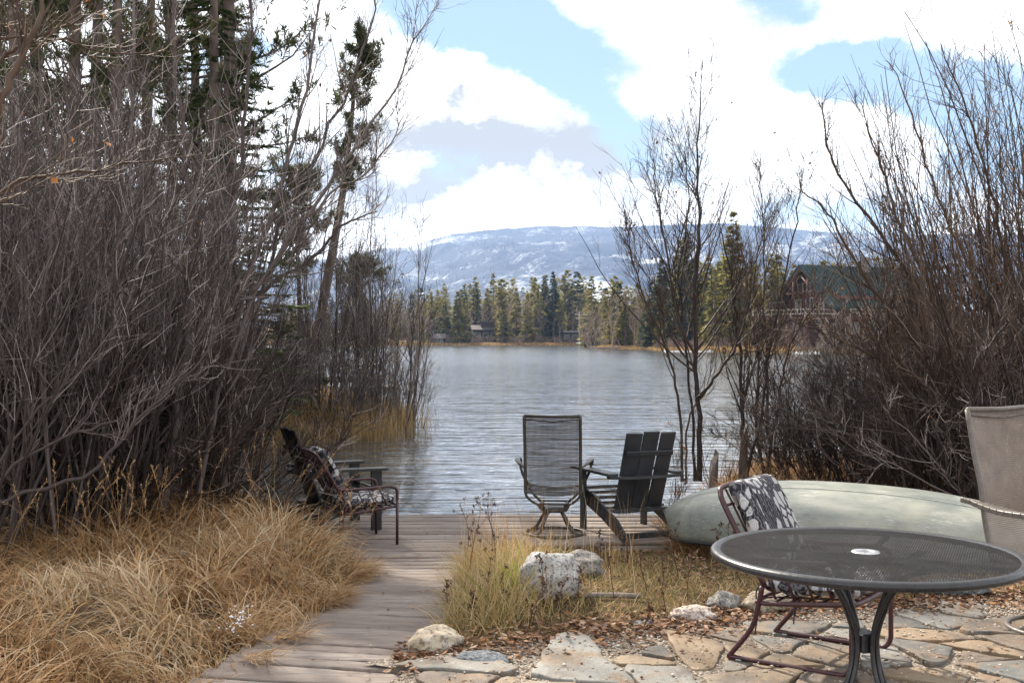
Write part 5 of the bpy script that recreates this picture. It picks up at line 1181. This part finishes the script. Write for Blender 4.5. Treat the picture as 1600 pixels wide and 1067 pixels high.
def cabin(px, Yd, rz, W_, D_, H1, label, flat=False, upper=True, mt='log_dark'):
    x = (px-800)/1800*Yd; g = hz(x,Yd); r = tag(empty('cabin', (x,Yd,g), R(rz)), label, 'cabin'); MB().box((0,0,H1/2-.3), (W_,D_,H1+.6)).build('wall', M[mt], r)
    rf_ = MB()
    if flat: rf_.bar((-W_/2-.8,0,H1+.25),(W_/2+.8,0,H1+.55),D_+1.6,.35)
    else:
        for sg in (-1,1): rf_.bar((0,0,H1+1.5) if 0 else (0,sg*.02,H1+1.35),(0,sg*(D_/2+.9),H1-.05),W_+1.4,.22)
    rf_.build('roof', M['roof_pale' if flat else 'roof_dark'], r)
    if upper:
        MB().box((W_*.12,0,H1+1.1), (W_*.55,D_*.7,2.4)).build('upper_wall', M[mt], r)
        MB().bar((-W_*.25,0,H1+2.5),(W_*.52,0,H1+2.2),D_*.9,.22).build('upper_roof', M['roof_dark'], r)
    n = max(2, int(W_/2.2))
    for q in range(n):
        xx = -W_/2+W_*(q+.5)/n; w_ = W_/n*.62; f = MB()
        for dx, dz, sx, sz in ((-w_/2,0,.09,1.3),(w_/2,0,.09,1.3),(0,.65,w_+.09,.09),(0,-.65,w_+.09,.09)): f.box((xx+dx,-D_/2-.05,H1*.55+dz), (sx,.1,sz))
        f = f.build('window', M['pale_wood'], r); MB().box((xx,-D_/2-.02,H1*.55), (w_-.05,.03,1.2)).build('pane', M['glass'], f)
    return r
cabin(757, 350, 8, 7.2, 6, 3.6, 'two-storey dark brown cabin under the conifers on the far shore')
cabin(732, 347, 0, 3.2, 3, 2.2, 'small pale shed left of the two-storey brown cabin', False, False, 'pale_wood')
cabin(912, 345, -4, 12.5, 6, 2.9, 'long low dark building with a pale roof at the far shore', True, False)
cabin(687, 336, 0, 2.4, 2.0, 1.7, 'tiny dark boathouse at the waterline left of the cabins', False, False)
def dock(px, py, L, W_, rz, mt, label, h_=.45, rail=False):
    Yd = (CAM_Z-LAKE)*1800/(py-528); x = (px-800)/1800*Yd; r = tag(empty('dock', (x,Yd,LAKE), R(rz)), label, 'dock'); d = MB(); n = int(L/.3)
    for q in range(n): d.box((-L/2+L*(q+.5)/n,0,h_), (L/n-.03,W_,.07))
    d.box((0,-W_/2+.05,h_-.12), (L,.08,.17)).box((0,W_/2-.05,h_-.12), (L,.08,.17)); d.build('planks', mt, r)
    n = max(2, int(L/2)+1)
    for q in range(n):
        for sg in (-1,1): MB().tube([(-L/2+.2+(L-.4)*q/(n-1),sg*W_/2,-.8),(-L/2+.2+(L-.4)*q/(n-1),sg*W_/2,h_+.22)], .09, 8).build('post', mt, r)
    if rail: MB().bar((-L/2,W_/2,h_+.5),(L/2,W_/2,h_+.5),.07,.07).box((-L/2+.2,W_/2,h_+.25),(.1,.1,.5)).box((0,W_/2,h_+.25),(.1,.1,.5)).box((L/2-.2,W_/2,h_+.25),(.1,.1,.5)).build('railing', mt, r)
    return r
dock(944, 546.5, 5.2, 1.8, 0, M['grey_wood'], 'small grey dock standing off the low golden spit', .45)
dock(1075, 550.2, 7.5, 1.6, 0, M['white'], 'pale floating dock in front of the dark conifers on the right shore', .18)
dock(1262, 553.5, 3.0, 1.6, 0, M['white'], 'short pale dock below the green-roofed house', .18)
dock(590, 622, 1.7, 1.7, 6, M['grey_wood'], 'dark plank dock poking out beyond the birches of the point', .42)
dock(500, 604, 5.4, 1.2, 0, M['log_dark'], 'long dark boat dock with a railing behind the birches', .42, True)
# pole and wires
def pole():
    Yd = 318; x = (905-800)/1800*Yd; Yd = shoreY(905)+3; x = (905-800)/1800*Yd; g = hz(x,Yd); r = tag(empty('utility_pole', (x,Yd,g)), 'thin pale utility pole with wires above the low building', 'pole')
    MB().tube([(0,0,-.5),(0,0,9.4)], .13, 7, rs=[.17,.11]).build('post', M['pale_wood'], r); MB().bar((-1.3,0,8.6),(1.3,0,8.6),.14,.16).bar((-1.0,0,7.5),(1.0,0,7.5),.12,.14).build('crossarm', M['pale_wood'], r)
    w_ = MB()
    for q, (x0, z0) in enumerate([(-1.2,8.75),(0,9.3),(1.2,8.75),(-.9,7.6),(.9,7.6)]):
        w_.tube([(x0+14*t, 9*t, z0+1.5*t-3*t*(1-t)+.35*q*t) for t in np.linspace(0,1,9)], .035, 4)
    w_.build('wires', M['white'], r)
pole()
def rowboat(px, Yd, L, mt, label, rz=0):
    x = (px-800)/1800*Yd; V = []; F = []; n = 12; m_ = 8
    for i in range(n+1):
        s_ = -1+2*i/n; b = L*.17*(1-abs(s_)**2.4)**.7
        for j in range(m_+1): th = math.pi*j/m_; V.append((s_*L/2, b*math.cos(th), .12*L*math.sin(th)**.7*(1-.2*s_*s_)))
    for i in range(n):
        for j in range(m_): k = i*(m_+1)+j; F.append((k,k+1,k+m_+2,k+m_+1))
    r = MB().raw(V,F,True).build('boat', mt); r.location = (x,Yd,hz(x,Yd)+.1); r.rotation_euler = (0,0,R(rz)); md = r.modifiers.new('shell','SOLIDIFY'); md.thickness = .04; return tag(r, label, 'boat')
rowboat(914, shoreY(914)+2, 5.0, M['white'], 'white upturned boat on the bank before the long low building')
rowboat(472, shoreY(472)+2, 2.6, M['blue'], 'bright blue upturned boat on the far bank behind the left pines')
for q, (px, py_, sz_, lb) in enumerate([(1240,531,3.2,'largest grey boulder on the bank below the house deck'),(1262,536,2.4,'tan boulder at the waterside below the house'),(1222,536,2.0,'grey boulder left of the largest one below the house'),(1290,533,2.8,'pale boulder right of the largest one below the house'),(1180,542,1.4,'low boulder by the shore left of the house')]):
    Yd = 158+q*1.5; x = (px-800)/1800*Yd; boulder((x, Yd, hz(x,Yd)+.3), (sz_,sz_*.8,sz_*.7), M['r_grey'] if q % 2 == 0 else M['r_tan'], lb, 40+q, q*.7)['group'] = 'boulders below the log house'

# ------------------------------------------------------------------ grasses
def blades(root, h, ang, phi0, phi1, wd, K=5, rg=rng, clampz=None):
    """curved tapering ribbons; ang = heading, phi0 = lean at the foot, phi1 = extra bend to the tip"""
    N = len(root); Pt = np.empty((N,K+1,3)); Pt[:,0] = root; c, s_ = np.cos(ang), np.sin(ang); st = h/K; a2 = ang.copy()
    for k in range(K):
        ph = phi0+phi1*((k+.5)/K)**1.4; a2 = a2+rg.normal(0,.12,N)
        Pt[:,k+1,0] = Pt[:,k,0]+np.sin(ph)*np.cos(a2)*st; Pt[:,k+1,1] = Pt[:,k,1]+np.sin(ph)*np.sin(a2)*st; Pt[:,k+1,2] = Pt[:,k,2]+np.cos(ph)*st
    if clampz is not None: Pt[:,:,2] = np.maximum(Pt[:,:,2], (root[:,2]+clampz)[:,None])
    fa_ = ang+rg.uniform(-1.2,1.2,N)+np.pi/2; W_ = np.stack([np.cos(fa_), np.sin(fa_), rg.uniform(-.3,.3,N)], 1)[:,None]*(wd[:,None]*(1-np.linspace(0,1,K+1)[None]**1.6*.85))[:,:,None]
    V = np.stack([Pt-W_, Pt+W_], 2).reshape(-1,3); b = (np.arange(N)*(K+1)*2)[:,None]+(np.arange(K)*2)[None]
    return V, np.stack([b,b+1,b+3,b+2], -1).reshape(-1,4), (K+1)*2
def grass(name, x, y, hfun, wd, lean, bend, mat, label, cat='grass', tintf=None, K=5, z=None, headf=None, clampz=.008, rg=rng):
    n = len(x); zz = height(x, y) if z is None else z; root = np.stack([x, y, zz-.01], 1); h = hfun(x, y)*rg.uniform(.55,1.15,n)
    an = headf(x, y) if headf else rg.uniform(0, 6.28, n); V, F, k = blades(root, h, an, rg.uniform(*lean, n), rg.uniform(*bend, n), wd*rg.uniform(.6,1.3,n), K, rg, clampz)
    tn = np.clip((tintf(x, y) if tintf else .5)+rg.normal(0,.27,n), 0, 1)
    return tag(mesh_np(name, V, F, mat, None, np.repeat(tn, k)), label, cat, kind='stuff')
wcv = lambda y: np.interp(y, [3,5.4,6.7,7.9,8.8,9.25,9.6,10.5], [-1.6,-1.05,-.80,-.76,-.82,-1.1,-1.75,-2.15])
# straw on the left
n = 105000; y = 4.3+rng.random(n)**1.15*7.6; x = wcv(y)-.36-rng.random(n)**1.0*(3.4+.12*(y-4)); cl = fbm(x, y, 2.6, 2, 12); ok = (cl > .30) & (x > -.5*y-1.4) & (sdf(NEAR, x, y) > .1); x, y = x[ok], y[ok]
ok = rng.random(len(x)) < .9; x, y = x[ok], y[ok]
tuft = lambda x, y: .8+.9*sst(.35,.75,fbm(x, y, 1.9, 2, 14))
head = lambda x, y: fbm(x, y, 1.1, 2, 15)*14+rng.normal(0,1.0,len(x))
hl = lambda x, y: (.20+.13*sst(.3,1.2,wcv(y)-x)+.10*sst(7.5,8.5,y))*tuft(x,y)
grass('straw_grass', x, y, hl, .0042, (.2,1.15), (.8,2.5), M['grass_tan'], 'deep matted tan straw grass covering the bank left of the board walk', tintf=lambda x, y: .62+.45*(fbm(x,y,1.3,3,16)-.5)*2-.15*sst(8,9.5,y), headf=head, K=6)
# straw fringe over the edge of the walk
n = 9000; y = rng.uniform(4.4, 9.5, n); x = wcv(y)-.42+rng.normal(0,.07,n); ok = fbm(x,y,2.2,2,44) > .42; x, y = x[ok], y[ok]
grass('straw_fringe', x, y, lambda x, y: .26+0*x, .003, (.7,1.2), (.5,1.2), M['grass_tan'], 'straw hanging over the left edge of the boards', headf=lambda x, y: rng.normal(-.5,.6,len(x)), tintf=lambda x, y: .6, z=-.02-.15*sst(5.2,9.2,y), clampz=.012+.03)
# green-yellow patch at the walk's far edge
n = 5000; y = rng.uniform(8.2, 9.5, n); x = wcv(y)-.40-rng.random(n)*.5
grass('green_grass', x, y, lambda x, y: .20+0*x, .003, (.3,.9), (.4,1.6), M['grass_mix'], 'greenish grass where the walk meets the deck', tintf=lambda x, y: .42)
def stalks(name, xy, hh, mat, label, head_len=.12, seed=3, wob=.05, r=.0016, dense=26):
    rg = np.random.default_rng(seed); xy = np.array(xy); n = len(xy); z = height(xy[:,0], xy[:,1]); st = np.stack([xy[:,0], xy[:,1], z], 1); L = hh*rg.uniform(.7,1.15,n)
    Pt, Rd = level(st, np.stack([rg.normal(.05,.16,n), rg.normal(0,.12,n), np.ones(n)], 1), L, 10, np.full(n, r), np.full(n, r*.5), wob, .02, rg, .22); V, F = tubes(Pt, Rd, 3)
    m_ = n*dense; i = rg.integers(0,n,m_); t = 1-rg.random(m_)*head_len/np.maximum(L[i],.1); f = np.clip(t,0,1)*10; k = np.minimum(f.astype(int),9); p = Pt[i,k]*(1-(f-k))[:,None]+Pt[i,k+1]*(f-k)[:,None]; T = nrm(Pt[i,k+1]-Pt[i,k])
    d = T+rg.normal(0,.35,(m_,3))+[.1,0,-.25]; V2 = sprays(p, d, .026*rg.uniform(.5,1.3,m_), .0022, rg)
    Vv, Fs, T_ = join([(V,F,.6),(V2,np.arange(len(V2)).reshape(-1,4),np.repeat(rg.uniform(.35,1,m_),4))]); return tag(mesh_np(name, Vv, np.concatenate(Fs), mat, None, T_), label, 'grass', kind='stuff')
stalks('seed_stalks', [((px-800)/1800*Yd, Yd) for px, Yd in [(rp.uniform(-20,330), rp.uniform(6.6,8.0)) for _ in range(42)]+[(rp.uniform(380,560), rp.uniform(8.2,9.2)) for _ in range(24)]], .72, M['grass_tan'], 'tall straw stalks with feathery seed heads in front of the left thicket', .15)
# lawn on the right
def lawn_ok(x, y):
    pe = np.interp(x, PEX, PEY); dl = (y > 9.97) & (x < 1.72+.0*y) & (x > -2.5)
    return (y > pe+.10) & (x > np.interp(y,[5.4,6.7,7.9,8.8,9.4],[-1.05,-.80,-.76,-.82,-.84])+.42) & ~dl & (sdf(NEAR, x, y) > .15)
n = 60000; x = rng.uniform(-1.2, 4.6, n); y = rng.uniform(5.6, 11.5, n); bare = sst(.9,1.5,x)*sst(7.6,8.4,y); ok = lawn_ok(x,y) & (rng.random(n) > .72*bare) & (fbm(x,y,3.1,2,50) > .33); x, y = x[ok], y[ok]
grass('lawn_grass', x, y, lambda x, y: .075+.05*sst(1.2,.2,x)+.05*fbm(x,y,2.,2,51), .0022, (.1,1.1), (.2,1.8), M['grass_mix'], 'thin yellow-brown and green lawn between the patio and the deck', tintf=lambda x, y: .25+.65*fbm(x,y,1.6,3,52), K=4)
cx = np.array([-.42,-.28,-.10,-.12,-.25,-.33,-.50,-.15,-.02,-.32,-.52,.05,-.2]); cy = np.array([8.5,8.1,8.35,7.7,7.5,7.2,7.9,6.95,8.6,8.9,7.4,7.95,6.7])
n = 6500; i = rng.integers(0,len(cx),n); x = cx[i]+rng.normal(0,.15,n); y = cy[i]+rng.normal(0,.17,n); ok = lawn_ok(x,y); x, y = x[ok], y[ok]
grass('tall_grass', x, y, lambda x, y: .27+.18*fbm(x,y,2.5,2,60), .0027, (.02,.85), (.2,2.0), M['grass_mix'], 'knee-high tawny grass clump between the walk and the pale boulder', tintf=lambda x, y: .80+.3*(fbm(x,y,4,2,61)-.5))
n = 420; x = np.concatenate([rng.normal(-.25,.26,n-120), rng.uniform(-.7,.9,120)]); y = np.concatenate([rng.normal(8.2,.55,n-120), rng.uniform(6.9,9.2,120)]); ok = lawn_ok(x,y); x, y = x[ok], y[ok]
grass('grass_stems', x, y, lambda x, y: .62+0*x, .0013, (.0,.16), (.0,.5), M['grass_tan'], 'thin upright dry stems rising above the tawny clump', tintf=lambda x, y: .6)
x = rng.normal(.02,.05,60); y = rng.normal(7.15,.07,60); x2 = rng.normal(-.1,.1,30); y2 = rng.normal(6.95,.1,30); x, y = np.concatenate([x,x2]), np.concatenate([y,y2])
grass('green_blades', x, y, lambda x, y: .32+0*x, .0045, (.1,.6), (.1,.9), M['grass_green'], 'a few fresh yellow-green blades in the tawny clump', tintf=lambda x, y: .5)
# weeds: dead stems with dark seed clusters
def weeds():
    rg = np.random.default_rng(77); xy = [bpx(px, py) for px, py in [(722,905),(735,930),(702,945),(770,925),(792,960),(850,950),(905,955),(960,940),(1010,930),(1060,905),(1040,960),(985,905),(880,975),(820,985),(745,965),(940,890),(1075,940),(1000,985),(1120,895),(1160,915),(780,900),(760,945)]]
    for q, (x, y) in enumerate(xy):
        h_ = .62 if q in (0,1,3,20) else rg.uniform(.22,.42); z = hz(x,y); st = np.array([[x,y,z]]); P0, R0 = level(st, np.array([[rg.normal(0,.14),rg.normal(0,.1),1.]]), np.array([h_]), 9, np.array([.0032]), np.array([.0012]), .08, .02, rg)
        p, d, i, t, rad = kids(P0, R0, 9, .35, 1, .8, rg); P1, R1 = level(p, d, h_*.22*rg.uniform(.4,1.2,9), 4, rad*.7, np.full(9,.0009), .12, .1, rg)
        tips = np.concatenate([P1[:,-1], P0[:,-1]]); m_ = len(tips)*12; j = np.repeat(np.arange(len(tips)), 12); V3 = sprays(tips[j]+rg.normal(0,.004,(m_,3)), rg.normal(0,1,(m_,3)), .016, .0045, rg)
        V, Fs, T = join([(*tubes(P0,R0,4), .25), (*tubes(P1,R1,3), .3), (V3, np.arange(len(V3)).reshape(-1,4), np.repeat(rg.uniform(0,.4,m_),4))])
        tag(mesh_np('dead_weed', V, np.concatenate(Fs), M['leaf_litter'], None, T), 'one of the dead brown weeds with dark seed heads standing in the lawn grass', 'weed', 'dead weeds in the lawn')
weeds()
# shore grass right, behind the deck and canoe
n = 26000; x = rng.uniform(1.3, 9.5, n); y = rng.uniform(9.6, 16.5, n); s_ = sdf(NEAR, x, y); ok = (s_ > .05) & lawn_ok(x,y) & ((s_ < 1.6) | (rng.random(n) < .5)) & (fbm(x,y,1.7,2,70) > .4); x, y = x[ok], y[ok]
grass('shore_grass', x, y, lambda x, y: .34*tuft(x,y), .0034, (.1,.9), (.3,1.9), M['grass_tan'], 'tan tufts along the shore behind the deck and the canoe', tintf=lambda x, y: .42)
n = 5200; x = rng.uniform(1.38,1.95,n); y = rng.uniform(9.4,11.6,n)
grass('shore_tuft', x, y, lambda x, y: .30+0*x, .003, (.2,1.0), (.3,1.8), M['grass_tan'], 'straw tuft between the charcoal chair and the bow of the canoe', tintf=lambda x, y: .5)
# golden grass of the point, reeds and inlet edge
n = 60000; x = rng.uniform(-15, -2.6, n); y = rng.uniform(13, 42, n); s_ = sdf(NEAR, x, y); ok = (s_ > -.25) & (x > -.30*y-1.5) & (fbm(x,y,.9,2,80) > .3); x, y = x[ok], y[ok]
grass('point_grass', x, y, lambda x, y: .34*tuft(x*.6,y*.6), .009, (.05,.7), (.2,1.6), M['grass_gold'], 'golden-brown marsh grass covering the point left of the lake', tintf=lambda x, y: .15+.75*fbm(x,y,.6,3,81), K=4, z=np.maximum(height(x,y), LAKE-.05))
n = 1100; x = rng.normal(-3.1,.45,n); y = rng.uniform(24.5,31,n); 
grass('reeds', x, y, lambda x, y: .75+0*x, .006, (0,.18), (0,.4), M['grass_gold'], 'thin reeds standing in the shallows off the point', tintf=lambda x, y: .6, z=np.full(n, LAKE-.05), K=3)
n = 700; x = rng.normal(-.1,.9,n); y = rng.uniform(11.6,12.6,n)
# far shore fringe
n = 26000; px = rng.uniform(330, 1330, n); sy = np.array([shoreY(q) for q in np.linspace(330,1330,251)]); Yd = np.interp(px, np.linspace(330,1330,251), sy)+rng.random(n)**1.5*9+.2; x = (px-800)/1800*Yd
grass('far_shore_grass', x, Yd, lambda x, y: .35+.45*fbm(x,y,.1,3,90), .09, (0,.5), (0,.8), M['grass_gold'], 'golden dry grass edging the far shore', tintf=lambda x, y: .80+.3*(fbm(x,y,.15,2,91)-.5), K=2)

# ------------------------------------------------------------------ fallen leaves
def litter(x, y, z, size, name, label, tl=.8):
    n = len(x); a = rng.uniform(0,6.28,n); s_ = size*rng.uniform(.5,1.25,n); d = np.stack([np.cos(a), np.sin(a), rng.normal(0,.25*tl,n)],1); b = nrm(np.cross(d, np.stack([rng.normal(0,.45*tl,n),rng.normal(0,.45*tl,n),np.ones(n)],1))); up = nrm(np.cross(b, d)); p = np.stack([x,y,z+.006+rng.random(n)*.012],1); S_ = s_[:,None]
    cu = rng.uniform(-.05,.28,(n,1))*S_
    V = np.stack([p-d*S_*.5+up*cu, p-d*S_*.15+b*S_*.27+up*cu*.8, p+d*S_*.2+b*S_*.22+up*cu, p+d*S_*.55+up*cu*1.2, p+d*S_*.2-b*S_*.22+up*cu, p-d*S_*.15-b*S_*.27+up*cu*.8, p],1).reshape(-1,3)
    F = np.array([[6,0,1],[6,1,2],[6,2,3],[6,3,4],[6,4,5],[6,5,0]]); F = (F[None]+(np.arange(n)*7)[:,None,None]).reshape(-1,3)
    return tag(mesh_np(name, V, F, M['leaf_litter'], None, np.repeat(rng.random(n)**.8, 7)), label, 'leaves', kind='stuff')
n = 5600; x = rng.uniform(-.6, 5.2, n); pe = np.interp(x, PEX, PEY); y = pe+rng.normal(.02,.16,n)+.22*rng.random(n)
litter(x, y, np.maximum(height(x,y), -.012), .042, 'fallen_leaves', 'drift of brown and orange fallen leaves along the edge of the flagstones')
n = 9000; x = rng.uniform(.2, 4.8, n); y = rng.uniform(7.2, 11.2, n); ok = lawn_ok(x,y) & (rng.random(n) < .25+.75*sst(.8,1.5,x)); x, y = x[ok], y[ok]
litter(x, y, height(x,y), .034, 'leaf_mulch', 'dry leaf litter over the bare soil in front of the canoe')
n = 300; x = rng.uniform(-.6,4.6,n); y = rng.uniform(5.0,7.4,n); litter(x, y, np.full(n,.010), .035, 'stray_leaves', 'single dry leaves blown over the flagstones', .4)
n = 60; y = rng.uniform(5.2,10.8,n); x = np.interp(y,[3,5.4,6.7,7.9,8.8,9.4],[-1.6,-1.05,-.80,-.76,-.82,-.88])+rng.uniform(-.42,.42,n); litter(x, y, -.015-.15*sst(5.2,9.2,y), .03, 'walk_leaves', 'few dry leaves lying on the boards', .3)
# last snow
x0, y0 = bpx(370, 975, .10); n = 60; x = x0+rng.normal(0,.03,n); y = y0+rng.normal(0,.10,n); m_, t = newmat('snow'); t.b.inputs['Base Color'].default_value = (.82,.84,.88,1); t.b.inputs['Roughness'].default_value = .6; t.b.inputs['Subsurface Weight'].default_value = .0
V, F = lumps(n, x, y, .13+rng.normal(0,.03,n), rng.uniform(.003,.008,n), .7); tag(mesh_np('snow_patch', V, F, m_, smooth=True), 'small remnant of snow caught in the straw beside the walk', 'snow', kind='stuff')
